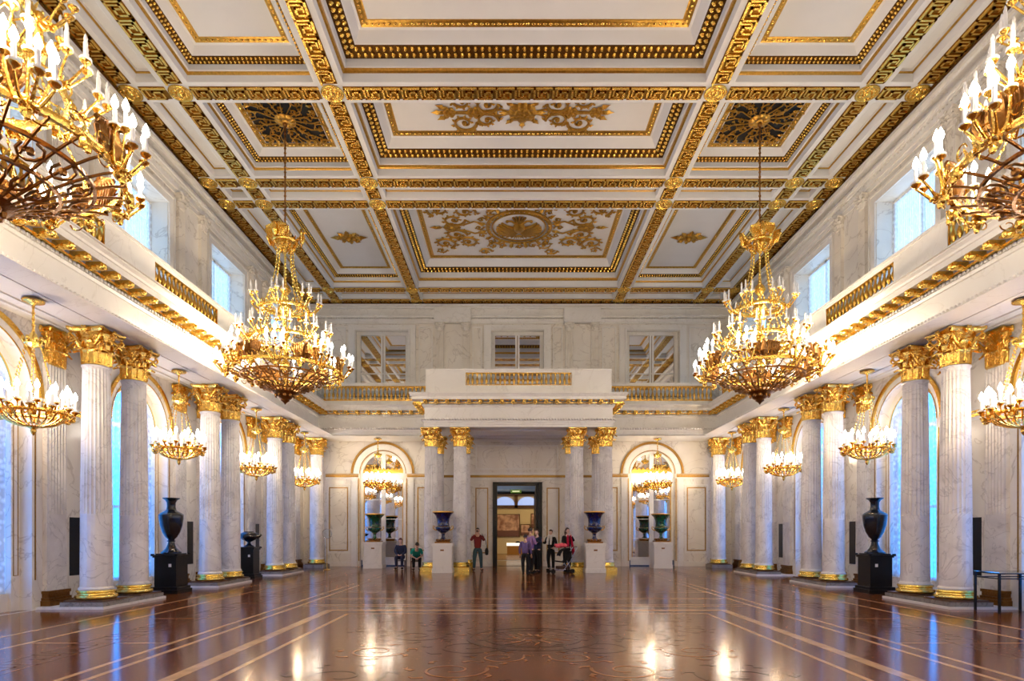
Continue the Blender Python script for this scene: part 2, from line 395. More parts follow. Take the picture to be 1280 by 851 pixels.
for side, T in (('left', TL), ('right', TR)):
    wl = empty('wall_'+side); wl['kind'] = 'structure'; tag(wl, '%s marble wall of arched bays behind the columns' % side, 'wall')
    walls[side] = wl
    w = MB(); gl = MB(); pnl = MB(); gk = MB()
    for c in BAYS:
        u0, u1 = c-2.425, c+2.425
        if c == 25.6: u1 = FY
        arch_face(w, T, u0, u1, 0, 8.0, c, RO+0.22, SP, 0); arch_rev(w, T, c, RO+0.22, SP, 0, 0, -0.24)
        # splayed jamb step inside, then the window opening
        arch_face(w, T, c-RO-0.22, c+RO+0.22, 0, SP+RO+0.22, c, RO, SP, -0.24)
        arch_rev(w, T, c, RO, SP, 0, -0.24, -0.55)
        slab(w, T, c-RO, c+RO, 0, 0.35, -0.55, -0.3)
        rect_hole(w, T, u0, u1, 8.0, CZ+0.3, c-1.2, c+1.2, UW0, UW1, 0, 0.56)
        archivolt(gl, T, c, RO+0.40, SP, 0.09, 0.05)
        archivolt(gl, T, c, RO+0.22, SP, 0.025, 0.015)
        archivolt(gl, lambda u,z,d: T(u,z,-0.24+d), c, RO, SP, 0.035, 0.02)
        if c > 0:
            for sg in (-1, 1):
                slab(gk, T, c+sg*(RO+0.30)-0.012, c+sg*(RO+0.30)+0.012, 0.6, 4.1, 0, 0.014)
                rframe(gk, lambda u,z,d: T(u,z,-0.24+d), c+sg*(RO+0.11)-0.06, c+sg*(RO+0.11)+0.06, 0.7, 4.1, 0.012, 0.01)
    # gilded string course
    yy = BY
    for c in sorted(BAYS):
        slab(gl, T, yy, c-1.45, 4.13, 4.2, 0, 0.04); slab(gl, T, yy, c-1.45, 4.22, 4.26, 0, 0.05)
        slab(pnl, T, yy, c-1.45, 4.05, 4.32, 0, 0.025); yy = c+1.45
    slab(gl, T, yy, FY, 4.13, 4.2, 0, 0.04); slab(pnl, T, yy, FY, 4.05, 4.32, 0, 0.025)
    slab(pnl, T, BY, FY, 0, 0.001, 0, 0.05)
    w.build('marble_facing', M['wall'], wl)
    gl.build('gilded_moulding', M['gold'], wl); gk.build('jamb_line', M['goldk'], wl); pnl.build('string_course', M['white'], wl)
    # upper wall: architrave band and panels, window casings
    up = MB()
    for z0, z1, d in ((11.30,11.42,.04),(11.42,11.56,.08),(11.60,11.66,.14),(11.66,11.72,.19),(11.95,12.02,.16),(12.02,12.10,.25)):
        slab(up, T, BY, FY-0.001, z0, z1, 0, d)
    nd = int((FY-8)/0.13)
    for i in range(nd): slab(up, T, 8+i*0.13, 8+i*0.13+0.07, 11.56, 11.61, 0.03, 0.085)
    for c in BAYS:
        if c < 8: continue
        rframe(up, T, c-1.42, c+1.42, UW0-0.2, UW1+0.2, 0.2, 0.05)
        rframe(up, T, c-1.46, c+1.46, UW0-0.24, UW1+0.24, 0.05, 0.09)
    up.build('upper_cornice', M['white'], wl)
    # carved relief in the upper frieze
    rl = MB(); y = 9.0
    while y < FY-0.3:
        for k in range(5):
            a = k*2*pi/5; rl.blob(T(y+0.10*cos(a), 11.83+0.07*sin(a), 0.01), 0.03 if T is TF else 0.015, 0.05, 0.035, 6, 4)
        rl.blob(T(y+.22, 11.83, 0.01), 0.015, 0.08, 0.02, 6, 4); y += 0.42
    rl.build('carved_relief', M['wall'], wl, True)
    for c in BAYS:
        if True:
            window_side(T, side, c, ORD[c], False)
            window_side(T, side, c, ORD[c], True)
    # dark radiator slots at the floor between the pilasters
    for c in PAIRS:
        sl = MB(); slab(sl, T, c-0.16, c+0.16, 0.62, 1.9, 0, 0.012); sl.build('dark_slot', M['blackwood'], wl)

# far wall
wf = empty('wall_far'); wf['kind'] = 'structure'; tag(wf, 'end wall of pale marble with central doorway and arched mirrors', 'wall'); walls['far'] = wf
w = MB(); AX = 6.28
for sg in (-1, 1):
    u0, u1 = sorted((sg*3.6, sg*(WX+0.6)))
    arch_face(w, TF, u0, u1, 0, 8.0, sg*AX, RO+0.08, SP, 0); arch_rev(w, TF, sg*AX, RO+0.08, SP, 0, 0, -0.25)
rect_hole(w, TF, -3.6, 3.6, 0, 8.0, -0.95, 0.95, 0, 3.79, 0, 0.45)
for a, b, c in ((-WX-.6,-3.2,-6.3),(-3.2,3.2,0.0),(3.2,WX+.6,6.3)):
    rect_hole(w, TF, a, b, 8.0, CZ+0.3, c-1.22, c+1.22, 8.0, 10.98, 0, 0.3)
w.build('marble_facing', M['wall'], wf)
gl = MB(); pn = MB(); up = MB()
for sg in (-1, 1):
    c = sg*AX
    archivolt(gl, TF, c, RO+0.40, SP, 0.10, 0.05)
    archivolt(gl, TF, c, RO+0.08, SP, 0.03, 0.02)
    archivolt(pn, TF, c, RO+0.13, SP, 0.25, 0.02)
    for s2 in (-1, 1):
        slab(gl, TF, c+s2*(RO+0.13)-0.02, c+s2*(RO+0.13)+0.02, 0.25, 4.1, 0, 0.03)
        slab(pn, TF, c+s2*(RO+0.34)-0.13, c+s2*(RO+0.34)+0.13, 0, 4.1, 0, 0.06)
        a, b = sorted((c+s2*(RO+0.16), c+s2*2.65)); slab(pn, TF, a, b, 4.05, 4.32, 0, 0.03); slab(gl, TF, a, b, 4.15, 4.25, 0, 0.06); slab(gl, TF, a, b, 4.27, 4.30, 0, 0.07)
        a, b = sorted((c+s2*1.62, c+s2*2.5)); rframe(gl, TF, a, b, 0.72, 3.68, 0.045, 0.02); rframe(pn, TF, a-0.1, b+0.1, 0.6, 3.82, 0.07, 0.03)
        slab(pn, TF, a-0.15, b+0.15, 0, 0.22, 0, 0.05)
for sg in (-1, 1):
    a, b = sorted((sg*1.36, sg*1.96)); rframe(gl, TF, a, b, 0.6, 3.66, 0.05, 0.02)
    slab(pn, TF, min(sg*1.2,sg*3.6), max(sg*1.2,sg*3.6), 0, 0.22, 0, 0.05)
slab(pn, TF, -3.6, 3.6, 4.02, 4.36, 0, 0.05); slab(gl, TF, -3.6, 3.6, 4.13, 4.24, 0, 0.08)
rframe(pn, TF, -1.95, 1.9, 4.5, 5.65, 0.06, 0.03)
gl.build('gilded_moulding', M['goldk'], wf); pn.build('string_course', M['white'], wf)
for z0, z1, d in ((11.30,11.36,.05),(11.36,11.50,.09),(11.54,11.60,.17),(11.60,11.68,.22),(11.68,11.95,.08),(11.95,12.02,.20),(12.02,12.12,.3)):
    slab(up, TF, -WX, WX, z0, z1, 0, d)
x = -WX+0.05
while x < WX-.1: slab(up, TF, x, x+0.06, 11.50, 11.545, 0.08, 0.16); x += 0.12
for c in (-6.3, 0, 6.3):
    rframe(up, TF, c-1.56, c+1.56, 7.9, 11.22, 0.28, 0.10); rframe(up, TF, c-1.30, c+1.30, 7.9, 11.04, 0.07, 0.17)
for a, b in ((-9.0,-8.0),(-4.6,-3.95),(3.95,4.6),(8.0,9.0),(-2.1,-1.65),(1.65,2.1)): rframe(up, TF, a, b, 8.3, 11.15, 0.05, 0.05)
for c in (-3.0, 3.0): slab(up, TF, c-0.85, c+0.85, 11.3, 11.95, 0, 0.27)
up.build('upper_cornice', M['white'], wf)
# mirrored windows of the upper wall
for c, nm in ((-6.3,'left'),(0.0,'central'),(6.3,'right')):
    WN[0] += 1; w = empty('window_%d' % WN[0]); w['kind'] = 'structure'
    tag(w, '%s mirrored window reflecting the ceiling in the upper end wall' % nm, 'window')
    p = MB(); p.poly([TF(c-1.2,8.0,-0.22),TF(c+1.2,8.0,-0.22),TF(c+1.2,10.95,-0.22),TF(c-1.2,10.95,-0.22)]); p.build('pane', M['mirror'], w)
    f = MB(); T2 = lambda u,z,d: TF(u,z,-0.215+d)
    rframe(f, T2, c-1.22, c+1.22, 7.95, 10.98, 0.17, 0.06); slab(f, T2, c-0.10, c-0.015, 8.0, 10.95, 0, 0.05); slab(f, T2, c+0.015, c+0.10, 8.0, 10.95, 0, 0.05)
    slab(f, T2, c-1.2, c+1.2, 9.0, 9.04, 0, 0.04)
    f.build('window_frame', M['white'], w); h = MB(); slab(h, T2, c-0.015, c+0.015, 8.0, 10.95, 0, 0.02); h.build('sash_gap', M['bronze'], w)
# arched mirrors
for sg, nm in ((-1,'left'),(1,'right')):
    c = sg*AX; r = empty('arched_mirror'); tag(r, 'tall arched mirror door with gilded spandrel in the %s bay of the end wall' % nm, 'mirror', 'arched mirrors of the end wall')
    p = MB(); A = arch_pts(c, RO, SP, 0.3, 24); p.poly([TF(u,z,-0.2) for u,z in A]); p.build('mirror_pane', M['mirror'], r)
    f = MB(); T2 = lambda u,z,d: TF(u,z,-0.19+d)
    archivolt(f, T2, c, RO-0.05, SP, 0.12, 0.06, 0.28); slab(f, T2, c-0.10, c+0.10, 0.28, SP+RO-0.03, 0, 0.06); slab(f, T2, c-RO, c+RO, 4.02, 4.34, 0, 0.08)
    slab(f, T2, c-RO, c+RO, 0.05, 0.42, 0, 0.07)
    for z in (1.3, 2.2, 3.1): slab(f, T2, c-RO, c+RO, z-0.012, z+0.012, 0, 0.02)
    f.build('frame', M['white'], r)
    g = MB()
    for s2 in (-1, 1):
        slab(g, T2, c+s2*(RO-0.08)-0.012, c+s2*(RO-0.08)+0.012, 0.42, 4.0, 0.0, 0.07)
    slab(g, T2, c-RO+.05, c+RO-.05, 4.36, 4.52, 0.0, 0.09); 
    for i in range(9): g.blob(T2(c-RO+.2+i*0.2, 4.55, 0.04), 0.07, 0.03, 0.07, 8, 5)
    g.build('gilded_trim', M['goldd'], r)
# wall behind the photographer
wb = MB(); wb.poly([(-WX-1,BY,0),(WX+1,BY,0),(WX+1,BY,CZ+.3),(-WX-1,BY,CZ+.3)])
o = wb.build('wall_back', M['wall']); o['kind'] = 'structure'; tag(o, 'plain marble wall behind the photographer', 'wall')

# doorway
d = empty('door_1', (0, FY, 0)); d['kind'] = 'structure'; tag(d, 'black framed tall doorway in the middle of the end wall', 'door')
f = MB()
for sg in (-1, 1):
    a, b = sorted((sg*0.95, sg*1.15)); f.box(a, b, -0.08, 0.3, 0, 3.92); a, b = sorted((sg*1.0, sg*1.1)); f.box(a, b, -0.12, -0.08, 0, 3.87)
f.box(-1.15, 1.15, -0.08, 0.3, 3.79, 3.92)
f.build('door_frame', M['blackwood'], d)
lf = MB(); lf.box(0.86, 0.93, 0.02, 0.95, 0.02, 3.78); lf.build('door_leaf', M['blackwood'], d)
for k, (z0, z1) in enumerate(((0.2,1.1),(1.25,2.4),(2.55,3.6))):
    q = MB(); q.box(0.845, 0.86, 0.15, 0.82, z0, z1); q.build('leaf_panel', M['wood'], lf and d)

# ------------------------------------------------------------------ pilasters
def flute_outline(w, n=6, dep=0.022):
    """front line of a fluted pilaster, from -w/2 to w/2"""
    P = [(-w/2, 0.0)]; m = w/(n+0.6); x = -w/2+m*0.4
    for i in range(n):
        for k in range(5):
            a = pi*k/4; P.append((x+m*0.4-m*0.36*cos(a), -dep*sin(a)))
        x += m
    P.append((w/2, 0.0)); return P
def pilaster_mesh(w, dep, z0, z1, zc):
    mb = MB(); P = flute_outline(w)
    A = [(x, -dep+(-y)*1.0, z) for z in (zc,) for x, y in P]
    lo = [(x, -dep+(-y), zc) for x, y in P]; hi = [(x, -dep-y, z1) for x, y in P]
    bridge(mb, lo, hi)
    mb.poly([(-w/2,-dep,z0),(w/2,-dep,z0),(w/2,-dep,zc),(-w/2,-dep,zc)])
    for s in (-1, 1): mb.poly([(s*w/2,-dep,z0),(s*w/2,0,z0),(s*w/2,0,z1),(s*w/2,-dep,z1)])
    return mb
# ------------------------------------------------------------------ corinthian capital (origin at the neck)
def leaf(mb, ang, r0, r1, z0, h, w, curl, nu=4, nv=8):
    """one acanthus leaf standing on the bell; its tip rolls outwards"""
    vs = []; fs = []
    for j in range(nv+1):
        t = j/nv
        z = z0+h*(sin(min(t,0.86)*pi/2/0.86)) - (h*0.16*((t-0.86)/0.14) if t > 0.86 else 0)
        r = r0+(r1-r0)*t*t + curl*max(0, t-0.55)**1.5*3.2
        ww = w*(0.62+0.55*sin(pi*min(1,t*1.05)))*(1-0.55*max(0,t-0.75)/0.25)*(1+0.16*cos(t*pi*7))
        for i in range(nu+1):
            s = i/nu*2-1; rr = r+0.022*(1-abs(s))+0.008*cos(s*pi*3)
            a = ang+s*ww/2/max(r,.1)
            vs.append((rr*cos(a), rr*sin(a), z-0.02*abs(s)))
    for j in range(nv):
        for i in range(nu): fs.append((j*(nu+1)+i, j*(nu+1)+i+1, (j+1)*(nu+1)+i+1, (j+1)*(nu+1)+i))
    mb.add(vs, fs)
def capital_mb():
    mb = MB()
    mb.lathe([(0.245,-0.01),(0.262,0.0),(0.262,0.025),(0.245,0.035),(0.24,0.05),(0.245,0.3),(0.27,0.48),(0.34,0.62),(0.34,0.645)], n=20)
    for k in range(8): leaf(mb, k*pi/4+pi/8, 0.25, 0.285, 0.03, 0.28, 0.225, 0.13, 6, 12)
    for k in range(8): leaf(mb, k*pi/4, 0.248, 0.30, 0.05, 0.46, 0.215, 0.16, 6, 12)
    for k in range(4):                                   # corner volutes
        a = pi/4+k*pi/2
        for sd in (-1, 1):
            P = []; R = []
            for i in range(9):
                t = i/8; rr = 0.27+0.19*t**1.4; z = 0.34+0.26*t; off = sd*0.12*(1-t)**1.1
                P.append((rr*cos(a)-off*sin(a), rr*sin(a)+off*cos(a), z)); R.append(0.026)
            cx, cz = 0.430, 0.545
            for i in range(1, 15):
                b = pi*0.62-i*0.52; q = 0.078*(1-i/17); rr = cx+q*cos(b); off = sd*(0.012+0.018*i/14)
                P.append((rr*cos(a)-off*sin(a), rr*sin(a)+off*cos(a), cz+q*sin(b))); R.append(0.024*(1-i/26))
            mb.tube(P, R, 5)
        leaf(mb, a, 0.26, 0.35, 0.26, 0.22, 0.14, 0.08, 6, 10)
        b = k*pi/2                                       # inner scrolls and fleuron
        for sd in (-1, 1):
            P = [(0.27+0.02*t, sd*(0.13-0.10*t), 0.40+0.18*t) for t in (0,.3,.6,.85,1)]
            P += [(0.335, sd*(0.045-0.03*cos(i*.9)*(1-i/8)), 0.575+0.03*sin(i*.9)*(1-i/8)) for i in range(6)]
            P = [(x*cos(b)-y*sin(b), x*sin(b)+y*cos(b), z) for x, y, z in P]; mb.tube(P, 0.014, 5)
        mb.blob((0.375*cos(b), 0.375*sin(b), 0.675), 0.06, 0.06, 0.055, 8, 5)
        for i in range(6):
            c = i*pi/3; mb.blob((0.39*cos(b)-0.055*cos(c)*sin(b), 0.39*sin(b)+0.055*cos(c)*cos(b), 0.675+0.055*sin(c)), 0.025, 0.025, 0.025, 6, 4)
    # concave abacus
    out = []
    for k in range(4):
        for i in range(9):
            t = -1+2*i/8; a = k*pi/2; x = 0.325+0.06*abs(t)**2.0; y = t*0.345
            out.append((x*cos(a)-y*sin(a), x*sin(a)+y*cos(a)))
    n = len(out); vs = []
    for z, s in ((0.64,0.93),(0.665,0.95),(0.68,1.0),(0.715,1.03),(0.735,1.03)): vs += [(x*s, y*s, z) for x, y in out]
    fs = [(j*n+i, j*n+(i+1) % n, (j+1)*n+(i+1) % n, (j+1)*n+i) for j in range(4) for i in range(n)]+[tuple(range(n-1,-1,-1)), tuple(4*n+i for i in range(n))]
    mb.add(vs, fs)
    return mb
CAP = capital_mb().mesh('capital', M['gold'], True, 0.9)
CAPD = CAP
def shaft_mb(z0=0.37, z1=5.05, rb=0.295, rt=0.25, zc=1.95, nf=24):
    mb = MB(); seg = 5
    def ring(z, r, dep):
        P = []
        for i in range(nf):
            for k in range(seg):
                a = 2*pi*(i+k/seg)/nf; d = 0 if k == 0 else dep*sin(pi*(k)/seg)
                P.append(((r-d)*cos(a), (r-d)*sin(a), z))
        return P
    def rad(z):
        t = (z-z0)/(z1-z0); return rb-(rb-rt)*(t**1.6)
    rings = [ring(z0, rb+0.03, 0), ring(z0+0.03, rb+0.03, 0), ring(z0+0.07, rb, 0.0), ring(z0+0.10, rb, 0.004)]
    rings += [ring(zc, rad(zc), 0.004), ring(zc+0.01, rad(zc), 0.022)]
    for i in range(1, 6):
        z = zc+(z1-0.12-zc)*i/5; rings.append(ring(z, rad(z), 0.022))
    rings += [ring(z1-0.09, rad(z1), 0.0), ring(z1-0.05, rad(z1)+0.005, 0), ring(z1-0.035, rt+0.022, 0), ring(z1-0.01, rt+0.022, 0), ring(z1, rt, 0)]
    n = nf*seg; vs = [p for r in rings for p in r]
    fs = [(j*n+i, j*n+(i+1) % n, (j+1)*n+(i+1) % n, (j+1)*n+i) for j in range(len(rings)-1) for i in range(n)]
    mb.add(vs, fs); return mb
SHAFT = shaft_mb().mesh('shaft', M['shaft'], True, 0.5)
bs = MB(); bs.lathe([(0.34,0.0),(0.375,0.01),(0.392,0.045),(0.375,0.085),(0.345,0.092),(0.335,0.11),(0.33,0.13),(0.345,0.14),(0.362,0.16),(0.355,0.185),(0.325,0.195)], n=32)
BASE = bs.mesh('base', M['goldb'], True, 0.9)
pl = MB(); pl.box(-.40,.40,-.40,.40,0,.035); PLS = pl.mesh('plinth', M['wood'])
pg = MB(); pg.box(-.40,.40,-.40,.40,0,.15); pg.box(-.385,.385,-.385,.385,.15,.17); PLG = pg.mesh('plinth', M['goldb'])
colo = None
def column(x, y, label, group, side=True):
    c = empty('marble_column', (x, y, 0)); tag(c, label, 'column', group, 'thing')
    c.location.z = 0.142 if side else 0.002
    put(SHAFT, 'shaft', c, (0,0,0) if not side else (0,0,-0.142))
    put(CAP, 'capital', c, (0,0,5.06-(0.142 if side else 0.002)))
    if side:
        put(PLS, 'plinth', c, (0,0,0)); put(BASE, 'base', c, (0,0,0.036))
    else:
        put(PLG, 'plinth', c, (0,0,0)); put(BASE, 'base', c, (0,0,0.17))
    return c
STY = 0
PN = {13.45: ('beside the tall black urn, in front of the pair facing it', 'nearest'), 18.3: ('second', ''), 23.15: ('third', '')}
for side, sg in (('left', -1), ('right', 1)):
    for k, c in enumerate(sorted(PAIRS)):
        for q, dy in enumerate((-0.64, 0.64)):
            pos = ('first', 'second', 'third')[k]; which = ('front', 'rear')[q]
            column(sg*9.05, c+dy, 'fluted marble column with gilded capital, %s of the %s pair along the %s wall' % (which, pos, side), 'columns along the side walls')
        STY += 1; s = empty('trim_%d' % STY, (0,0,0)); tag(s, 'low stone step under the %s pair of columns by the %s wall' % (('first','second','third')[k], side), 'step', kind='structure')
        a = MB(); x0, x1 = sorted((sg*8.58, sg*9.96)); a.box(x0, x1, c-1.12, c+1.12, 0.001, 0.05); a.build('lower_step', M['white'], s)
        b = MB(); x0, x1 = sorted((sg*8.62, sg*9.5)); b.box(x0, x1, c-1.08, c+1.08, 0.05, 0.14); b.build('upper_step', M['step'], s)
    column(sg*9.05, 27.36, 'single fluted marble column in the corner where the %s wall meets the end wall' % side, 'columns along the side walls')
    STY += 1; s = MB(); x0, x1 = sorted((sg*8.6, sg*9.5)); s.box(x0, x1, 26.9, 27.82, 0.001, 0.14); o = s.build('trim_%d' % STY, M['step']); tag(o, 'stone step under the single corner column by the %s wall' % side, 'step', kind='structure')
n = 0
for y, row in ((24.8, 'front'), (27.1, 'rear')):
    for x, nm in ((-3.56,'outer left'),(-2.38,'inner left'),(2.38,'inner right'),(3.56,'outer right')):
        column(x, y, 'fluted marble column under the doorway balcony, %s of the %s row' % (nm, row), 'columns carrying the balcony over the doorway', False)
# pilasters on the walls
PM = pilaster_mesh(0.56, 0.09, 0.36, 5.07, 1.95).mesh('pilaster', M['shaft'])
pbm = MB(); pbm.box(-.34,.34,-.20,0,0,.16); pbm.box(-.32,.32,-.17,0,.16,.22); pbm.box(-.30,.30,-.14,0,.22,.30); pbm.box(-.315,.315,-.16,0,.30,.36)
PB = pbm.mesh('pilaster_base', M['bronze'])
SPM = pilaster_mesh(0.34, 0.11, 8.0, 10.95, 8.2).mesh('small_pilaster', M['wall'])
def pilaster(parent, T, u, rz):
    x, y, z = T(u, 0, 0); p = put(PM, 'pilaster', parent, (x, y, 0), rz)
    put(CAP, 'pilaster_capital', p, (0,-0.05,5.06), 0, (1,0.5,1)); put(PB, 'pilaster_base', p, (0,0,0))
def small_pilaster(parent, T, u, rz):
    x, y, z = T(u, 0, 0); p = put(SPM, 'upper_pilaster', parent, (x, y, 0), rz)
    q = put(CAPW, 'upper_capital', p, (0,-0.02,10.93), 0, (0.62,0.55,0.55))
CAPW = CAP.copy(); CAPW.materials.clear(); CAPW.materials.append(M['wall'])
for side, T, rz in (('left', TL, pi/2), ('right', TR, -pi/2)):
    for c in PAIRS+[28.0]:
        for dy in (-0.64, 0.64):
            if c+dy > 28: continue
            pilaster(walls[side], T, c+dy, rz); small_pilaster(walls[side], T, c+dy, rz)
for u in (-3.6,-2.4,2.4,3.6,-9.3,9.3): small_pilaster(walls['far'], TF, u, 0)
for u in (-9.3, 9.3): pilaster(walls['far'], TF, u, 0)
# ------------------------------------------------------------------ gallery entablature
def off_path(path, p):
    """offset an axis-aligned path towards the room (its right-hand side when walked left wall -> far -> right wall)"""
    n = len(path); out = []
    nor = []
    for i in range(n-1):
        dx, dy = path[i+1][0]-path[i][0], path[i+1][1]-path[i][1]; l = math.hypot(dx, dy); nor.append((dy/l, -dx/l))
    for i in range(n):
        if i == 0: nx, ny = nor[0]
        elif i == n-1: nx, ny = nor[-1]
        else: nx, ny = nor[i-1][0]+nor[i][0], nor[i-1][1]+nor[i][1]
        out.append((path[i][0]+nx*p, path[i][1]+ny*p))
    return out
FX = 8.73; FF = 26.62; PX = 3.78; PF = 24.42
FULL = [(-FX,BY),(-FX,FF),(-PX,FF),(-PX,PF),(PX,PF),(PX,FF),(FX,FF),(FX,BY)]
SEGS = {'left':[0,1],'far_left':[1,2],'portico':[2,3,4,5],'far_right':[5,6],'right':[6,7]}
def sweep(mb, prof, idx):
    rows = []
    for p, z in prof:
        o = off_path(FULL, p); rows.append([(o[i][0], o[i][1], z) for i in idx])
    for a, b in zip(rows[:-1], rows[1:]): bridge(mb, a, b)
ENT = [(-.62,5.81),(0,5.81),(0,5.90),(.03,5.905),(.03,5.99),(.06,5.995),(.06,6.07),(.09,6.08),(.12,6.13),(.12,6.16),(0,6.165),(0,6.60),(.03,6.61),(.05,6.66),(.05,6.735),
       (.13,6.74),(.15,6.83),(.45,6.83),(.45,6.95),(.48,6.96),(.50,7.0),(.55,7.05),(.55,7.09),(-.1,7.10)]
md = MB()                                   # gilded bracket: x = out from the wall, y across, z up
pr = [(0,0),(0,-.13),(.05,-.145),(.10,-.12),(.13,-.085),(.19,-.07),(.25,-.085),(.30,-.065),(.31,-.02),(.31,0)]
for yy0, yy1 in ((-.07,-.045),(-.035,.035),(.045,.07)):
    k = 1.0 if yy0 == -.035 else .9
    vs = [(x,yy0,z*k) for x, z in pr]+[(x,yy1,z*k) for x, z in pr]; n_ = len(pr)
    md.add(vs, [(i,(i+1) % n_,n_+(i+1) % n_,n_+i) for i in range(n_)]+[tuple(range(n_-1,-1,-1)),tuple(n_+i for i in range(n_))])
md.tube([(.06+.045*cos(a*.7), 0, -.09+.045*sin(a*.7)) for a in range(8)], .02, 5)
md.blob((.15,0,-.09), .08, .075, .05, 8, 5); md.blob((.25,0,-.085), .085, .095, .06, 10, 6); md.blob((.33,0,-.06), .035, .05, .05, 8, 4)
MOD = md.mesh('bracket', M['gold'])
fo = MB()
for i in range(6):
    a = i*pi/3; fo.blob((.05*cos(a), .05*sin(a), -.012), .035, .035, .014, 6, 3)
fo.blob((0,0,-.02), .03, .03, .025, 6, 3)
ROS = fo.mesh('soffit_rosette', M['gold'])
TN = STY
LBL = {'left':'white marble gallery band with gilded brackets above the left columns','far_left':'white marble gallery band left of the doorway balcony','portico':'projecting white marble balcony over the doorway with gilded brackets','far_right':'white marble gallery band right of the doorway balcony','right':'white marble gallery band with gilded brackets above the right columns'}
for nm, idx in SEGS.items():
    TN += 1; t = empty('trim_%d' % TN); tag(t, LBL[nm], 'cornice', kind='structure')
    mb = MB(); sweep(mb, ENT, idx); mb.build('entablature', M['white'], t)
    # dentils, beads and brackets
    dn = MB(); bd = MB()
    for a, b in zip(idx[:-1], idx[1:]):
        for lst, p, step, kind in ((dn,.05,.11,'d'),(bd,.105,.11,'b'),(None,.14,.43,'m')):
            o = off_path(FULL, p); A = Vector(o[a]); B = Vector(o[b])
            if A.y < 6: A.y = 6
            if B.y < 6: B.y = 6
            d = B-A; L_ = d.length; d.normalize(); nx = Vector((d.y, -d.x)); rz = atan2(nx.y, nx.x)
            k = max(1, int(L_/step)); st = L_/k
            for i in range(k):
                c = A+d*st*(i+.5)
                if kind == 'd':
                    e = nx*.05; h = d*.035; v = [c-h, c+h, c+h+e, c-h+e]
                    dn.add([(q.x,q.y,z) for z in (6.665,6.725) for q in v], [(0,1,2,3),(4,5,6,7),(0,1,5,4),(1,2,6,5),(2,3,7,6),(3,0,4,7)])
                elif kind == 'b': bd.blob((c.x,c.y,6.10), .045, .045, .05, 7, 4)
                else:
                    put(MOD, 'bracket', t, (c.x,c.y,6.83), rz)
                    if i < k-1: q = c+d*st*.5+nx*.16; put(ROS, 'soffit_rosette', t, (q.x,q.y,6.828), rz)
    dn.build('dentil_band', M['white'], t); bd.build('bead_band', M['shaft'], t)
    gb = MB(); sweep(gb, [(.052,6.735),(.16,6.735),(.165,6.76),(.10,6.775)], idx); gb.build('gilded_band', M['gold'], t)
    # walkway and soffit behind the band
    sl = MB()
    if nm in ('left','right'):
        s = -1 if nm == 'left' else 1; x0, x1 = sorted((s*(FX-.6), s*(WX+.001))); sl.box(x0+(.0 if s<0 else .001), x1, BY, FY, SOF+.045, SOF+.06); sl.box(x0, x1, BY, FY, 7.08, 7.10)
        g2 = MB(); x0, x1 = sorted((s*(FX+.55), s*(FX+.6)));
        g2.box(x0, x1, BY, 27.6, SOF+.0, SOF+.04); x0, x1 = sorted((s*9.6, s*9.65)); g2.box(x0, x1, BY, 27.6, SOF, SOF+.04); g2.build('soffit_moulding', M['white'], t)
        b2 = MB(); x0, x1 = sorted((s*(FX+.005), s*(FX+.6))); b2.box(x0, x1, BY, FY, EN+.006, 7.08); b2.build('beam', M['white'], t)
    elif nm == 'portico':
        sl.box(-PX, PX, PF+.6, FY, SOF+.04, SOF+.06); sl.box(-PX, PX, PF, FY, 7.08, 7.10)
        g2 = MB(); g2.box(-PX+.01, PX-.01, 26.8, 27.4, EN-.003, SOF+.06)
        for x in (-3.3,3.3): g2.box(x-.45, x+.45, PF+.6, FY, EN-.001, SOF+.06)
        rf = MB(); rframe(rf, lambda u,z,d: (u, z, SOF+.04-d), -2.7, 2.7, 25.15, 26.7, .1, .05); rframe(rf, lambda u,z,d: (u, z, SOF+.04-d), -2.7, 2.7, 27.45, 28.2, .08, .04)
        rf.build('soffit_moulding', M['white'], t); g2.build('beam', M['white'], t)
    else:
        s = -1 if nm == 'far_left' else 1; x0, x1 = sorted((s*PX, s*FX)); sl.box(x0, x1, FF, FY, SOF+.036, SOF+.06); sl.box(x0, x1, FF, FY, 7.08, 7.096)
    sl.build('gallery_floor', M['white'], t)

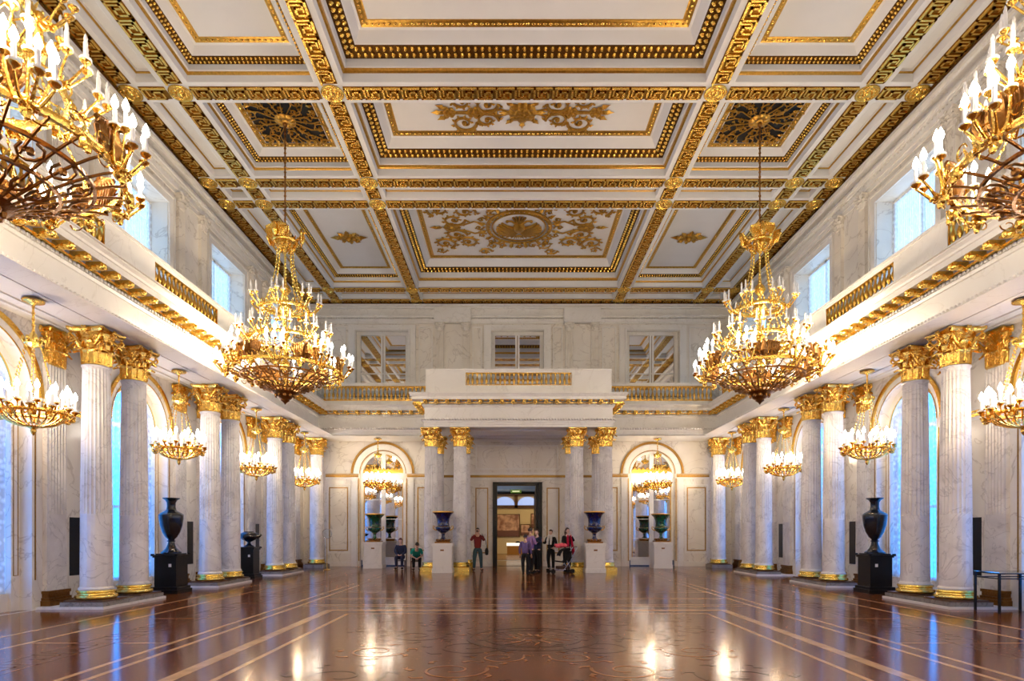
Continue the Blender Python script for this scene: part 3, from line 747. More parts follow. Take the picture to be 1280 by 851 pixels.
# ------------------------------------------------------------------ balustrades
bl = MB(); bl.lathe([(.028,0),(.05,.0),(.05,.035),(.03,.05),(.022,.08),(.05,.13),(.062,.19),(.05,.26),(.022,.33),(.030,.37),(.022,.40),(.045,.44),(.045,.50)], n=10)
BAL = bl.mesh('baluster', M['goldd'], True, 0.8)
blf = MB(); blf.lathe([(.028,0),(.05,.0),(.05,.035),(.03,.05),(.022,.08),(.05,.13),(.062,.19),(.05,.26),(.022,.33),(.030,.37),(.022,.40),(.045,.44),(.045,.50)], n=10)
blf.box(-.06,.06,-.06,.06,-.02,.03); blf.box(-.06,.06,-.06,.06,.48,.53)
BALF = blf.mesh('baluster', M['goldd'], True, 0.8)
Z0, Z1 = 7.46, 7.97
def parapet(nm, label, T, runs, holes, solid_to):
    """T(u, z, d) maps along the run; holes = baluster panels"""
    t = empty('balustrade'); tag(t, label, 'balustrade')
    mb = MB(); u0, u1 = runs
    slab(mb, T, u0, u1, 7.101, Z0, -.14, .0); slab(mb, T, u0, u1, Z1+.0, 8.05, -.14, 0); slab(mb, T, u0, u1, 8.05, 8.12, -.17, .03); slab(mb, T, u0, u1, 7.101, 7.18, 0, .03)
    es = [u0]+[e for h in holes for e in h]+[u1]
    for a, b in zip(es[0::2], es[1::2]):
        if b-a > .01: slab(mb, T, a, b, Z0, Z1, -.14, 0)
    mb.build('parapet_wall', M['white'], t)
    for a, b in holes:
        rl = MB(); slab(rl, T, a, b, Z1-.035, Z1, -.12, -.01); slab(rl, T, a, b, Z0, Z0+.03, -.12, -.01)
        for e in (a, b-.02): slab(rl, T, e, e+.02, Z0, Z1, -.12, -.01)
        rl.build('gilded_rail', M['gold'], t)
    for a, b in holes:
        k = max(2, round((b-a)/.185))
        for i in range(k):
            p = T(a+(b-a)*(i+.5)/k, Z0+.005, -.065); put(BAL, 'baluster', t, p)
PFX = 8.72
for side, sg in (('left',-1),('right',1)):
    T = lambda u,z,d,sg=sg: (sg*(PFX-d), u, z)
    holes = [(c-1.54, c+1.54) for c in sorted(BAYS) if c > 8]
    holes[-1] = (24.06, 26.0)
    parapet(side, 'marble gallery parapet with gilded baluster panels above the %s row of columns' % side, T, (6.0, 26.3), holes, 0)
T = lambda u,z,d: (u, 24.32-d, z)
parapet('p', 'marble balcony parapet with one long gilded baluster panel over the doorway', T, (-3.72,3.72), [(-2.12,2.12)], 0)
for side, sg in (('left',-1),('right',1)):
    t = empty('balustrade'); tag(t, 'open gilded balustrade between the doorway balcony and the %s corner' % side, 'balustrade')
    x0, x1 = sorted((sg*3.80, sg*8.52)); mb = MB()
    mb.box(x0, x1, 26.45, 26.67, 7.95, 8.08); mb.box(x0, x1, 26.47, 26.65, 7.101, 7.30); mb.build('stone_rail', M['white'], t)
    g = MB(); g.box(x0, x1, 26.50, 26.62, 7.90, 7.95); g.box(x0, x1, 26.50, 26.62, 7.30, 7.35)
    i = 0; x = x0+.1
    while x < x1: g.blob((x, 26.47, 7.9), .035, .02, .035, 6, 4); x += .12
    g.build('gilded_rail', M['goldd'], t)
    k = 26
    for i in range(k): put(BALF, 'baluster', t, (x0+(x1-x0)*(i+.5)/k, 26.56, 7.37))

# ------------------------------------------------------------------ ceiling
ce = empty('ceiling'); ce['kind'] = 'structure'; tag(ce, 'white coffered ceiling with gilded greek key bands and reliefs', 'ceiling')
BX = [-9.54,-8.32,-4.64,4.64,8.32,9.54]; HB = .345
ROWS = [27.94,26.65,19.71,18.51,14.73,9.06,5.28,-.4,-4.2]
XE = [(-8.665-.53,-8.665),(-7.975,-4.985),(-4.295,4.295),(4.985,7.975),(8.665,9.195)]
bm_ = MB()
for x in BX:
    x0, x1 = x-HB, x+HB
    if abs(x) > 9: x0, x1 = sorted((math.copysign(9.195,x), math.copysign(WX+.05,x)))
    bm_.box(x0, x1, BY, FY, CZ, CZ+.4)
rs = sorted(ROWS)
for i, y in enumerate(rs):
    y0, y1 = y-HB, y+HB
    if y > 27: y1 = FY
    for xa, xb in XE: bm_.box(xa-.001, xb+.001, y0, y1, CZ+.0005, CZ+.4)
bm_.build('beam', M['plaster'], ce)
fy = MB(); 
# gold cornice where the ceiling meets the walls
gc = MB(); GC = [(0,CZ-.16),(.06,CZ-.14),(.10,CZ-.10),(.20,CZ-.06),(.24,CZ-.02),(.24,CZ+.001)]
for sg in (-1, 1):
    for a, b in zip(GC[:-1], GC[1:]):
        pa = [(sg*(WX-a[0]-.0), y, a[1]) for y in (BY, FY-a[0])]; pb = [(sg*(WX-b[0]), y, b[1]) for y in (BY, FY-b[0])]; bridge(gc, pa, pb)
for a, b in zip(GC[:-1], GC[1:]):
    bridge(gc, [(s*(WX-a[0]), FY-a[0], a[1]) for s in (-1,1)], [(s*(WX-b[0]), FY-b[0], b[1]) for s in (-1,1)])
gc.build('cornice_moulding', M['moulddark'], ce)
ge = MB(); y = 7.0
while y < FY-.3:
    for sg in (-1, 1): ge.blob((sg*(WX-.15), y, CZ-.09), .04, .045, .045, 7, 4)
    y += .16
x = -WX+.3
while x < WX-.2: ge.blob((x, FY-.15, CZ-.09), .055, .05, .05, 7, 4); x += .16
ge.build('cornice_egg', M['gold'], ce, True)

def dome(mb, c, rx, ry, h, n=6):
    vs = [(c[0]+rx*cos(2*pi*i/n), c[1]+ry*sin(2*pi*i/n), c[2]) for i in range(n)]+[(c[0]+.55*rx*cos(2*pi*i/n), c[1]+.55*ry*sin(2*pi*i/n), c[2]-h*.8) for i in range(n)]+[(c[0],c[1],c[2]-h)]
    mb.add(vs, [(i,(i+1) % n,n+(i+1) % n,n+i) for i in range(n)]+[(n+i,n+(i+1) % n,2*n) for i in range(n)])
def coffer(x0, x1, y0, y1, R, steps, panelmat=None):
    """steps: list of (inset, height above beam face, material key) read from the beam edge inwards; bead rows where the key is 'egg'"""
    def ring(i, h): return [(x0+i,y0+i,CZ+h),(x1-i,y0+i,CZ+h),(x1-i,y1-i,CZ+h),(x0+i,y1-i,CZ+h),(x0+i,y0+i,CZ+h)]
    W = MB(); G = MB(); E = MB(); D = MB()
    pi_, ph = .004, -.0005
    for ins, h, k in steps:
        tgt = W if k == 'w' else (D if k == 'egg' else G)
        bridge(tgt, ring(pi_, ph), ring(ins, h))
        if k == 'egg':
            for row, (fr) in enumerate((.3,.75)):
                ii = pi_+(ins-pi_)*fr; hh = ph+(h-ph)*fr-.012; r = ring(ii, hh); rad = min(.062, (ins-pi_)*.24)
                for a, b in zip(r[:-1], r[1:]):
                    A = Vector(a); B = Vector(b); L_ = (B-A).length; n_ = max(1, int(L_/(rad*2.6)))
                    hor = abs(B.x-A.x) > abs(B.y-A.y)
                    for q in range(n_):
                        c = A.lerp(B, (q+.5)/n_); dome(E, c, rad*(.8 if hor else 1), rad*(1 if hor else .8), rad*.9)
        if k == 'frame':
            ii = (pi_+ins)/2; r = ring(ii, (ph+h)/2-.004)
            for a, b in zip(r[:-1], r[1:]):
                A = Vector(a); B = Vector(b); L_ = (B-A).length; n_ = max(1, int(L_/.13)); hor = abs(B.x-A.x) > abs(B.y-A.y)
                for q in range(n_): dome(E, A.lerp(B, (q+.5)/n_), .05 if hor else .035, .035 if hor else .05, .025)
        pi_, ph = ins, h
    r = ring(pi_, ph); 
    P = MB(); P.poly(r[:4])
    P.build('coffer_panel', panelmat or M['plaster'], ce); W.build('coffer_step', M['plaster'], ce); G.build('coffer_gilding', M['goldd'], ce)
    if D.v: D.build('coffer_dark_moulding', M['moulddark'], ce)
    if E.v: E.build('coffer_egg_moulding', M['gold'], ce, True)
    return CZ+ph, pi_
edges = [(a+HB, b-HB) for a, b in zip(rs[:-1], rs[1:])]
big = []
for y0, y1 in edges:
    for k, (x0, x1) in enumerate(XE):
        small = (y1-y0) < 1; narrow = (x1-x0) < 1
        if small or narrow:
            R = .28
            z, ii = coffer(x0, x1, y0, y1, R, [(.004,.2,"w"),(.02,.22,'g'),(.05,.22,'g'),(.06,R,'w')])
            kind = 'flat'
        elif k == 2:
            R = 1.0 if (y1-y0) > 5 else .85; s = R
            z, ii = coffer(x0, x1, y0, y1, R, [(.004,.24*s,"w"),(.05,.27*s,'g'),(.06,.34*s,'g'),(.10,.35*s,'w'),(.10,.56*s,'w'),(.38,.68*s,'egg'),(.40,.70*s,'w'),(.52,.94*s,'w'),(.58,.96*s,'w'),(.72,1.0*s,'frame'),(.76,1.0*s,'g')])
        else:
            R = .62; s = R
            z, ii = coffer(x0, x1, y0, y1, R, [(.004,.26*s,"w"),(.03,.3*s,'g'),(.04,.36*s,'g'),(.08,.37*s,'w'),(.08,.58*s,'w'),(.24,.70*s,'egg'),(.26,.72*s,'w'),(.36,.94*s,'w'),(.42,.96*s,'w'),(.54,1.0*s,'frame'),(.56,1.0*s,'g')])
        big.append((k, y0, y1, z, ii, x0, x1, small or narrow))
# greek key bands
def keyband(x0, x1, y0, y1):
    """gilded band on a beam face"""
    g = MB(); k = MB(); z = CZ
    g.box(x0, x1, y0, y1, z-.012, z+.01)
    hor = (x1-x0) > (y1-y0); L_ = (x1-x0) if hor else (y1-y0); W = (y1-y0) if hor else (x1-x0)
    n_ = max(1, round(L_/.46)); P = L_/n_
    def pt(u, v): return (x0+u, y0+v) if hor else (x0+v, y0+u)
    def seg(a, b, w=.05):
        A = pt(*a); B = pt(*b); xa, xb = sorted((A[0],B[0])); ya, yb = sorted((A[1],B[1])); k.box(xa-w/2, xb+w/2, ya-w/2, yb+w/2, z-.045, z-.011)
    for i in range(n_):
        q = [(P*(i+.06+u*.92), W*(.04+v*.92)) for u, v in KEY]
        for a, b in zip(q[:-1], q[1:]): seg(a, b)
        seg((P*(i+.06), W*.095), (P*min(i+1.06, n_-.02), W*.095))
        a = (P*(i+.06+.2*.92), W*.74); seg(a, (P*(i+.06+.56*.92), W*.74), .04); seg(a, (P*(i+.06+.2*.92), W*.2), .04)
    g.build('greek_key_ground', M['groove'], ce); k.build('greek_key_band', M['gold'], ce)
xs = [(BX[i]+.30, BX[i+1]-.30) for i in range(5)]
for y in rs:
    if y < 4: continue
    for a, b in xs: keyband(a, b, y-.205, y+.205)
for i, x in enumerate(BX):
    for a, b in zip(rs[:-1], rs[1:]):
        if b > 8: keyband(x-.205, x+.205, a+.30, b-.30)
# rosettes at the crossings
ro = MB(); ro.lathe([(.27,.0),(.275,-.03),(.255,-.055),(.215,-.05),(.19,-.02),(.10,-.018),(.085,-.05),(.05,-.075),(0.0005,-.08)], n=20, cap=False)
for i in range(8):
    a = i*pi/4; ro.blob((.14*cos(a), .14*sin(a), -.02), .05, .05, .03, 6, 4)
ROSM = ro.mesh('rosette', M['gold'], True)
for y in rs:
    if y < 4: continue
    for x in BX: put(ROSM, 'rosette', ce, (x, y, CZ-.001))

# ---- gilded reliefs
M['relief'] = gold('relief_gilding', (0.50,0.28,0.05), 0.4)
def leafy(mb, x, y, z, a, s, dz=.03):
    """small acanthus leaf lying under the panel"""
    d = Vector((cos(a), sin(a), 0)); n = Vector((-sin(a), cos(a), 0)); p = Vector((x,y,z))
    pts = [p, p+d*s*.25+n*s*.22, p+d*s*.45+n*s*.14, p+d*s*.6+n*s*.26, p+d*s*.8+n*s*.10, p+d*s*1.05, p+d*s*.8-n*s*.10, p+d*s*.6-n*s*.26, p+d*s*.45-n*s*.14, p+d*s*.25-n*s*.22]
    c = p+d*s*.5-Vector((0,0,dz)); n_ = len(pts)
    mb.add([tuple(q) for q in pts]+[tuple(c)], [(i,(i+1) % n_,n_) for i in range(n_)])
def scroll(mb, cx, cy, z, r, a0, hand, turns=1.4, th=.035, leaves=8):
    P = []; n = 30
    for i in range(n+1):
        t = i/n; q = r*(1-.85*t); a = a0+hand*2*pi*turns*t; P.append((cx+q*cos(a), cy+q*sin(a), z-.03))
    mb.tube(P, [th*(1-.5*i/n) for i in range(n+1)], 5)
    for k in range(leaves):
        t = k/leaves*.75; q = r*(1-.85*t); a = a0+hand*2*pi*turns*t
        leafy(mb, cx+q*cos(a), cy+q*sin(a), z-.025, a+hand*.7, r*.5*(1-.4*t), .05)
    flower(mb, cx, cy, z, r*.2)
    return P
def flower(mb, x, y, z, r, n=6):
    for k in range(n):
        a = 2*pi*k/n; mb.blob((x+r*.6*cos(a), y+r*.6*sin(a), z-.03), r*.42, r*.42, .05, 6, 4)
    mb.blob((x,y,z-.05), r*.35, r*.35, .06, 6, 4)
def stem(mb, pts, r=.03): mb.tube([(p[0],p[1],p[2]-.03) for p in pts], r, 5)
for k, y0, y1, z, ii, x0, x1, fl_ in big:
    if y1 < 8: continue
    cy = (y0+y1)/2; cx = (x0+x1)/2
    if fl_:
        if (x1-x0) < 1 and (y1-y0) < 1:
            mb = MB(); flower(mb, cx, cy, z, .2); mb.build('small_flower_relief', M['goldd'], ce)
        continue
    mb = MB()
    if k == 2 and (y1-y0) > 6:
        cy = 23.18
        for r, th in ((1.22,.05),(1.02,.035)): mb.tube([(r*cos(2*pi*i/48), cy+r*sin(2*pi*i/48), z-.03) for i in range(48)], th, 6, True)
        for i in range(40):
            a = 2*pi*i/40; leafy(mb, 1.12*cos(a), cy+1.12*sin(a), z-.05, a+1.2, .24, .05)
        for i in range(16):
            a = 2*pi*(i+.5)/16; leafy(mb, 1.26*cos(a), cy+1.26*sin(a), z-.03, a, .34, .09); scroll(mb, 1.52*cos(a+.2), cy+1.52*sin(a+.2), z, .17, a+pi, 1 if i % 2 else -1, 1.2, .03, 4)
        # double headed eagle emblem
        mb.blob((0,cy-.05,z-.05), .24, .38, .12, 10, 6); mb.blob((0,cy-.05,z-.13), .13, .17, .04, 8, 5)
        for s in (-1, 1):
            mb.tube([(s*.05,cy+.2,z-.06),(s*.14,cy+.38,z-.07),(s*.2,cy+.5,z-.07)], [.07,.06,.05], 6); mb.blob((s*.24,cy+.52,z-.07), .09, .06, .06, 8, 5); mb.tube([(s*.3,cy+.53,z-.07),(s*.38,cy+.49,z-.07)], [.03,.01], 5)
            for i in range(9):
                a = 1.35-i*.25; L_ = .80-.03*abs(i-3); x1_, y1_ = s*(.14+L_*cos(a)), cy+.05+L_*sin(a)
                mb.tube([(s*.12,cy+.08,z-.05),(s*(.14+L_*.55*cos(a+.15)),cy+.05+L_*.55*sin(a+.15),z-.07),(x1_,y1_,z-.04)], [.07,.075,.04], 5)
            mb.tube([(s*.08,cy-.3,z-.05),(s*.28,cy-.5,z-.05),(s*.42,cy-.52,z-.05)], [.05,.04,.03], 5)
            mb.blob((s*.45,cy-.5,z-.06), .07,.07,.05,6,4)
        for i in range(5): a = -pi/2+(i-2)*.25; mb.tube([(0,cy-.3,z-.05),(.5*cos(a),cy-.3+.5*sin(a),z-.04)], [.05,.04], 5)
        for i in range(5): mb.tube([((i-2)*.05,cy+.62,z-.05),((i-2)*.09,cy+.78,z-.05)], .025, 5)
        mb.blob((0,cy+.62,z-.05), .13,.05,.04,8,4)
        for s in (-1, 1):
            for t in (-1, 1):
                scroll(mb, s*1.0, cy+t*1.45, z, .30, -s*t*.6, s*t, 1.3, .03, 5)
                scroll(mb, s*2.0, cy+t*1.15, z, .42, pi/2-s*t*pi/2+.4, -s*t, 1.5, .055, 10); scroll(mb, s*1.35, cy+t*1.95, z, .26, 0, s*t, 1.4, .04, 7)
                scroll(mb, s*2.45, cy+t*.55, z, .44, pi/2+s*pi/2, s*t, 1.4, .055, 10)
                scroll(mb, s*2.95, cy+t*1.25, z, .45, pi/2+s*t*.5, s*t, 1.5, .055, 11)
                scroll(mb, s*3.15, cy+t*1.85, z, .22, 0, -s*t, 1.3, .03, 5)
                stem(mb, [(s*1.3,cy+t*.3,z),(s*1.7,cy+t*.45,z),(s*2.1,cy+t*.2,z),(s*2.6,cy+t*.1,z)])
                leafy(mb, s*.3, cy+t*1.3, z-.03, t*pi/2, .4, .06)
                leafy(mb, s*.95, cy+t*1.1, z-.03, t*.8 if s > 0 else pi-t*.8, .4, .06)
            flower(mb, s*2.55, cy, z, .34, 8); leafy(mb, s*2.9, cy, z-.03, 0 if s > 0 else pi, .5, .06)
            stem(mb, [(s*1.2,cy-2.05,z),(s*3.2,cy-2.1,z)], .012)
            for i in range(8): mb.blob((s*(.5+i*.36), cy-2.1, z-.03), .06,.04,.03,6,4)
        mb.build('eagle_relief', M['relief'], ce, True)
    elif k == 2 and 3 < (y1-y0) < 4 or (k == 2):
        flower(mb, 0, cy, z, .42, 8); flower(mb, 0, cy, z-.04, .24, 8)
        for a in range(8): leafy(mb, .3*cos(a*pi/4), cy+.3*sin(a*pi/4), z-.03, a*pi/4, .35, .06)
        for s in (-1, 1):
            for t in (-1, 1):
                scroll(mb, s*.98, cy+t*.30, z, .33, pi/2-s*pi/2+pi, s*t, 1.4, .05, 10)
                scroll(mb, s*1.62, cy+t*.42, z, .36, pi/2-s*pi/2+pi, -s*t, 1.4, .05, 10)
                stem(mb, [(s*.3,cy,z),(s*.6,cy+t*.12,z),(s*1.1,cy+t*.05,z),(s*1.7,cy+t*.02,z),(s*2.3,cy,z)])
                leafy(mb, s*2.0, cy+t*.1, z-.03, (0 if s > 0 else pi)+s*t*.5, .4, .06)
            flower(mb, s*1.35, cy, z, .2); flower(mb, s*2.0, cy, z, .2); leafy(mb, s*2.1, cy, z-.03, 0 if s > 0 else pi, .4, .06)
        mb.build('scroll_relief', M['relief'], ce, True)
    elif (y1-y0) > 6:
        flower(mb, cx, cy, z, .30, 7)
        for a in range(8): leafy(mb, cx+.15*cos(a*pi/4), cy+.15*sin(a*pi/4), z-.03, a*pi/4, .55 if a % 4 == 0 else .36, .10)
        for s in (-1, 1):
            for t in (-1, 1): scroll(mb, cx+s*.28, cy+t*.16, z, .11, 0, s*t, 1.2, .02, 4)
        mb.blob((cx,cy,z-.1), .1,.1,.12,8,5)
        mb.build('flower_relief', M['relief'], ce, True)
    elif (y1-y0) < 4:
        # dark openwork grille round the chandelier hook
        dk = MB(); i2 = ii+.02; dk.poly([(x0+i2,y0+i2,z-.006),(x1-i2,y0+i2,z-.006),(x1-i2,y1-i2,z-.006),(x0+i2,y1-i2,z-.006)]); dk.build('grille_ground', M['blackwood'], ce)
        random.seed(5)
        flower(mb, cx, cy, z, .3, 8)
        for ring_, n_, r_ in ((.5,8,.16),(.85,10,.18)):
            for i in range(n_):
                a = 2*pi*(i+.5*(ring_ > .6))/n_; px, py = cx+ring_*1.05*cos(a), cy+ring_*cy_s*sin(a) if False else cy+ring_*sin(a)
                if abs(px-cx) < (x1-x0)/2-ii-.08 and abs(py-cy) < (y1-y0)/2-ii-.08: scroll(mb, px, py, z, r_, a, 1 if i % 2 else -1, 1.2, .022, 5)
        for i in range(16):
            a = 2*pi*i/16; stem(mb, [(cx+.25*cos(a),cy+.25*sin(a),z),(cx+.7*cos(a+.15),cy+.7*sin(a+.15),z),(cx+.98*cos(a),cy+.98*sin(a),z)], .018)
        for sx in (-1, 1):
            for sy in (-1, 1):
                X, Y = cx+sx*((x1-x0)/2-ii-.2), cy+sy*((y1-y0)/2-ii-.2); scroll(mb, X, Y, z, .16, 0, sx*sy, 1.3, .02, 6)
                for q in range(3): leafy(mb, X-sx*.2*q, Y, z-.03, pi/2*sy, .25, .05); leafy(mb, X, Y-sy*.2*q, z-.03, 0 if sx > 0 else pi, .2, .05)
        mb.build('grille_foliage', M['goldd'], ce, True)
# ------------------------------------------------------------------ candle lamps
cm = MB(); cm.lathe([(.036,0),(.05,.012),(.05,.03),(.02,.04),(.019,.05),(.019,.17)], n=8); CANDLE = cm.mesh('candle', [M['candle']], True)
cg = MB(); cg.lathe([(.010,-.06),(.016,-.03),(.045,-.01),(.06,.012),(.058,.022),(.03,.018)], n=8, cap=False)
CUP = cg.mesh('candle_cup', M['goldb'], True)
fb = MB(); fb.lathe([(.0005,.0),(.024,.02),(.034,.05),(.026,.085),(.010,.12),(.0005,.14)], n=8, cap=False); BULB = fb.mesh('flame_bulb', M['bulb'], True)
fd = MB(); fd.lathe([(.0005,.0),(.015,.015),(.018,.035),(.010,.065),(.0005,.085)], n=6, cap=False); WICK = fd.mesh('candle_tip', M['candle'], True)
def candle(parent, p, lit, s=1.0):
    c = put(CANDLE, 'candle', parent, p, 0, (s,s,s))
    put(BULB if lit else WICK, 'flame_bulb' if lit else 'candle_tip', c, (0,0,.168))
    return c
def arm_path(r0, r1, z0, z1, n=10):
    """S-curve from the hoop to the candle cup"""
    P = []
    for i in range(n+1):
        t = i/n; P.append((r0+(r1-r0)*t+.02*sin(t*pi*2), 0, z0+(z1-z0)*t**2.2-.11*sin(t*pi)*(1-.2*t)))
    return P
def make_arm(cands, r0, z0, name='candle_arm', th=.02, mat='gold'):
    """one candelabrum branch: cands = [(radius, side, z)]"""
    mb = MB()
    for r, sd, z in cands:
        P = [(x, sd*(i/10)**1.3, zz) for i, (x, _, zz) in enumerate(arm_path(r0, r, z0, z-.05))]
        mb.tube(P, [th*(1.1-.5*i/10) for i in range(11)], 6)
        m = P[5]; mb.blob((m[0], m[1], m[2]-.01), .035, .035, .03, 6, 4)
        mb.lathe([(.010,-.06),(.018,-.03),(.045,-.01),(.062,.012),(.058,.022),(.03,.018)], (r, sd, z-.01), 8, cap=False)
    mb.blob((r0+.03,0,z0), .06,.06,.06,8,5); mb.blob((r0+.10,0,z0-.09), .05,.04,.05,6,4)
    for k in range(4):
        a = k*.5-.6; mb.tube([(r0,0,z0-.02),(r0+.10*cos(a),.08*sin(a*2),z0-.10),(r0+.15,.1*sin(a*2),z0-.03)], [.018,.015,.008], 5)
    return mb.mesh(name, M[mat], True)
def hoop(mb, r, z, h=.06, w=.05, n=64, leaves=0):
    prof = [(r-w/2,z-h/2),(r+w/2,z-h/2),(r+w/2+.015,z),(r+w/2,z+h/2),(r-w/2,z+h/2),(r-w/2-.01,z),(r-w/2,z-h/2)]
    mb.lathe(prof, n=n, cap=False)
    for i in range(leaves):
        a = 2*pi*i/leaves; c = Vector((cos(a),sin(a),0)); t = Vector((-sin(a),cos(a),0)); b = c*(r+w/2)+Vector((0,0,z+h/2))
        mb.add([tuple(b-t*.03),tuple(b+t*.03),tuple(b+c*.03+t*.018+Vector((0,0,.05))),tuple(b+c*.035+Vector((0,0,.085))),tuple(b+c*.03-t*.018+Vector((0,0,.05)))], [(0,1,2,3,4)])
def chain(mb, a, b, step=.07, r=.014):
    A, B = Vector(a), Vector(b); n = max(2, int((B-A).length/step)); d = (B-A)/n
    for i in range(n):
        mb.tube([A+d*(i+.02), A+d*(i+.5), A+d*(i+.98)], [r*.4, r, r*.4], 5)
def eagle(mb, a, r, z, s=1.0):
    R = Matrix.Rotation(a, 3, 'Z')
    def q(x,y,zz): v = R @ Vector((x,y,zz)); return (v.x, v.y, v.z)
    def T(p): return [q(r+x*s, y*s, z+zz*s) for x,y,zz in p]
    mb.tube(T([(0,0,0),(.03,0,.12),(.02,0,.26),(.05,0,.34)]), [.05*s,.09*s,.06*s,.035*s], 7)
    mb.tube(T([(.05,0,.34),(.11,0,.33),(.14,0,.30)]), [.04*s,.025*s,.008*s], 6)
    for sd in (-1, 1):
        for i in range(6):
            y = .05+.045*i; mb.tube(T([(-.01,sd*.05,.26),(0,sd*(y+.04),.34-.015*i),(0,sd*(y+.05),.18),(0,sd*(y*.8),.0-.01*i)]), [.03*s,.035*s,.032*s,.012*s], 5)
def big_chandelier():
    c = empty('grand_chandelier')
    Z = lambda zz: zz          # built in world heights, root at floor level of the room
    H1, H2, H3 = 7.68, 6.82, 5.96
    mb = MB(); mb.tube([(0,0,9.95),(0,0,12.75)], .022, 8)
    for i in range(20): mb.blob((0,0,10.1+i*.13), .04,.04,.035,6,4)
    mb.blob((0,0,12.7), .07,.07,.07,8,5); mb.build('suspension_rod', M['bronze'], c, True)
    # eagle crown
    cr = MB(); cr.lathe([(.05,9.95),(.10,9.9),(.13,9.82),(.12,9.74)], n=12); 
    hoop(cr, .30, 9.50, .08, .05, 24, 16); cr.lathe([(.04,9.2),(.14,9.32),(.20,9.42),(.16,9.56),(.08,9.72),(.05,9.95)], n=14)
    for k in range(6):
        a = k*pi/3
        if k % 2 == 0: eagle(cr, a+.3, .42, 9.50, .95)
        cr.tube([(.28*cos(a),.28*sin(a),9.52),(.40*cos(a),.40*sin(a),9.62),(.46*cos(a),.46*sin(a),9.74),(.40*cos(a),.40*sin(a),9.80)], [.03,.03,.02,.01], 6)
        cr.tube([(.26*cos(a),.26*sin(a),9.5),(.34*cos(a),.34*sin(a),9.4),(.25*cos(a),.25*sin(a),9.28),(.1*cos(a),.1*sin(a),9.22)], .025, 6)
    cr.build('crown', M['gold'], c, True)
    for k in range(8):
        ch = MB(); a = (k+.5)*pi/4; ch.tube([(.20*cos(a),.20*sin(a),9.35),(.22*cos(a),.22*sin(a),8.9),(.33*cos(a),.33*sin(a),8.3),(.55*cos(a),.55*sin(a),H1+.05)], .012, 5)
        P = [Vector(p) for p in ((.20*cos(a),.20*sin(a),9.35),(.22*cos(a),.22*sin(a),8.9),(.33*cos(a),.33*sin(a),8.3),(.55*cos(a),.55*sin(a),H1+.05))]
        for u, v in zip(P[:-1], P[1:]):
            n = int((v-u).length/.09)
            for i in range(n): ch.blob(u.lerp(v, i/n), .028,.028,.035,5,4)
        chain(ch, (.55*cos(a),.55*sin(a),H1), (.84*cos(a),.84*sin(a),H2), .09, .022); chain(ch, (.84*cos(a),.84*sin(a),H2), (1.40*cos(a),1.40*sin(a),H3), .09, .022)
        ch.build('chain', M['goldb'], c)
    st = MB(); st.lathe([(.02,9.3),(.03,8.6),(.05,8.35),(.12,8.28),(.16,8.18),(.10,8.08),(.05,8.02),(.05,7.9),(.14,7.8),(.20,7.66),(.12,7.52),(.05,7.42),(.04,7.1),(.11,7.02),(.15,6.9),(.08,6.76),(.04,6.65),(.04,6.3),(.12,6.2),(.16,6.05),(.10,5.9),(.05,5.8),(.05,5.5)], n=14)
    st.build('central_stem', M['goldb'], c, True)
    for nm, r, z, lv in (('upper_hoop',.56,H1,28),('middle_hoop',.85,H2,40),('lower_hoop',1.43,H3,64)):
        h = MB(); hoop(h, r, z, .085, .055, 56, lv)
        n = int(r*16)
        for i in range(n):
            a = 2*pi*i/n; h.blob(((r+.04)*cos(a),(r+.04)*sin(a),z), .025,.025,.035,6,4)
        nc = int(r*18)
        for i in range(nc):
            a = 2*pi*i/nc; sc_k = .11 if r > 1 else .085
            for up in (-1, 1):
                P = []
                for j in range(10):
                    b_ = j*.62; q = sc_k*(1-j/13); aa = a+(q*cos(b_)-sc_k*.3)/r; P.append(((r+.05)*cos(aa),(r+.05)*sin(aa), z+up*(.05+sc_k*.6+q*sin(b_)*.8)))
                h.tube(P, [.013-.0006*j for j in range(10)], 4)
        if r > 1:
            for i in range(16):
                a = 2*pi*(i+.5)/16; h.blob(((r+.06)*cos(a),(r+.06)*sin(a),z-.10), .07,.07,.09,7,5); h.blob(((r+.09)*cos(a),(r+.09)*sin(a),z-.17), .045,.045,.06,6,4)
        if r < 1:
            for k in range(8):
                a = k*pi/4; h.tube([(.06*cos(a),.06*sin(a),z+.0),(r*.4*cos(a),r*.4*sin(a),z-.10),(r*.75*cos(a),r*.75*sin(a),z+.05),(r*cos(a),r*sin(a),z)], .014, 5)
        h.build(nm, M['goldb'] if r < 1 else M['gold'], c, True)
    # bowl of ribs
    bw = MB()
    for k in range(28):
        a = 2*pi*k/28; P = []
        for t in [i/7 for i in range(8)]:
            r = 1.42*(1-t)**.75*(1-.05*t)+.05; z = H3-.05-.66*t**1.15+.06*sin(t*pi)
            P.append((r*cos(a), r*sin(a), z))
        bw.tube(P, [.018]*8, 5)
        bw.blob(P[3], .035,.035,.03,5,4)
    for r, z in ((1.13,5.80),(.78,5.62),(.45,5.45)): bw.lathe([(r-.02,z-.02),(r+.02,z-.02),(r+.02,z+.02),(r-.02,z+.02),(r-.02,z-.02)], n=48, cap=False)
    for k in range(16):
        a = 2*pi*k/16
        for t_, rr in ((.0,1.0),(.5,.62)):
            a2 = a+t_*pi/8; zc = 5.76 if rr > .8 else 5.56
            bw.tube([((rr+.12*cos(u))*cos(a2+.13*sin(u)), (rr+.12*cos(u))*sin(a2+.13*sin(u)), zc-.05+.05*cos(u)) for u in [j*.75 for j in range(8)]], .018, 5)
            bw.blob((rr*cos(a2), rr*sin(a2), zc-.05), .05,.05,.05,6,4)
    bw.build('ribbed_bowl', M['bronze'], c, True)
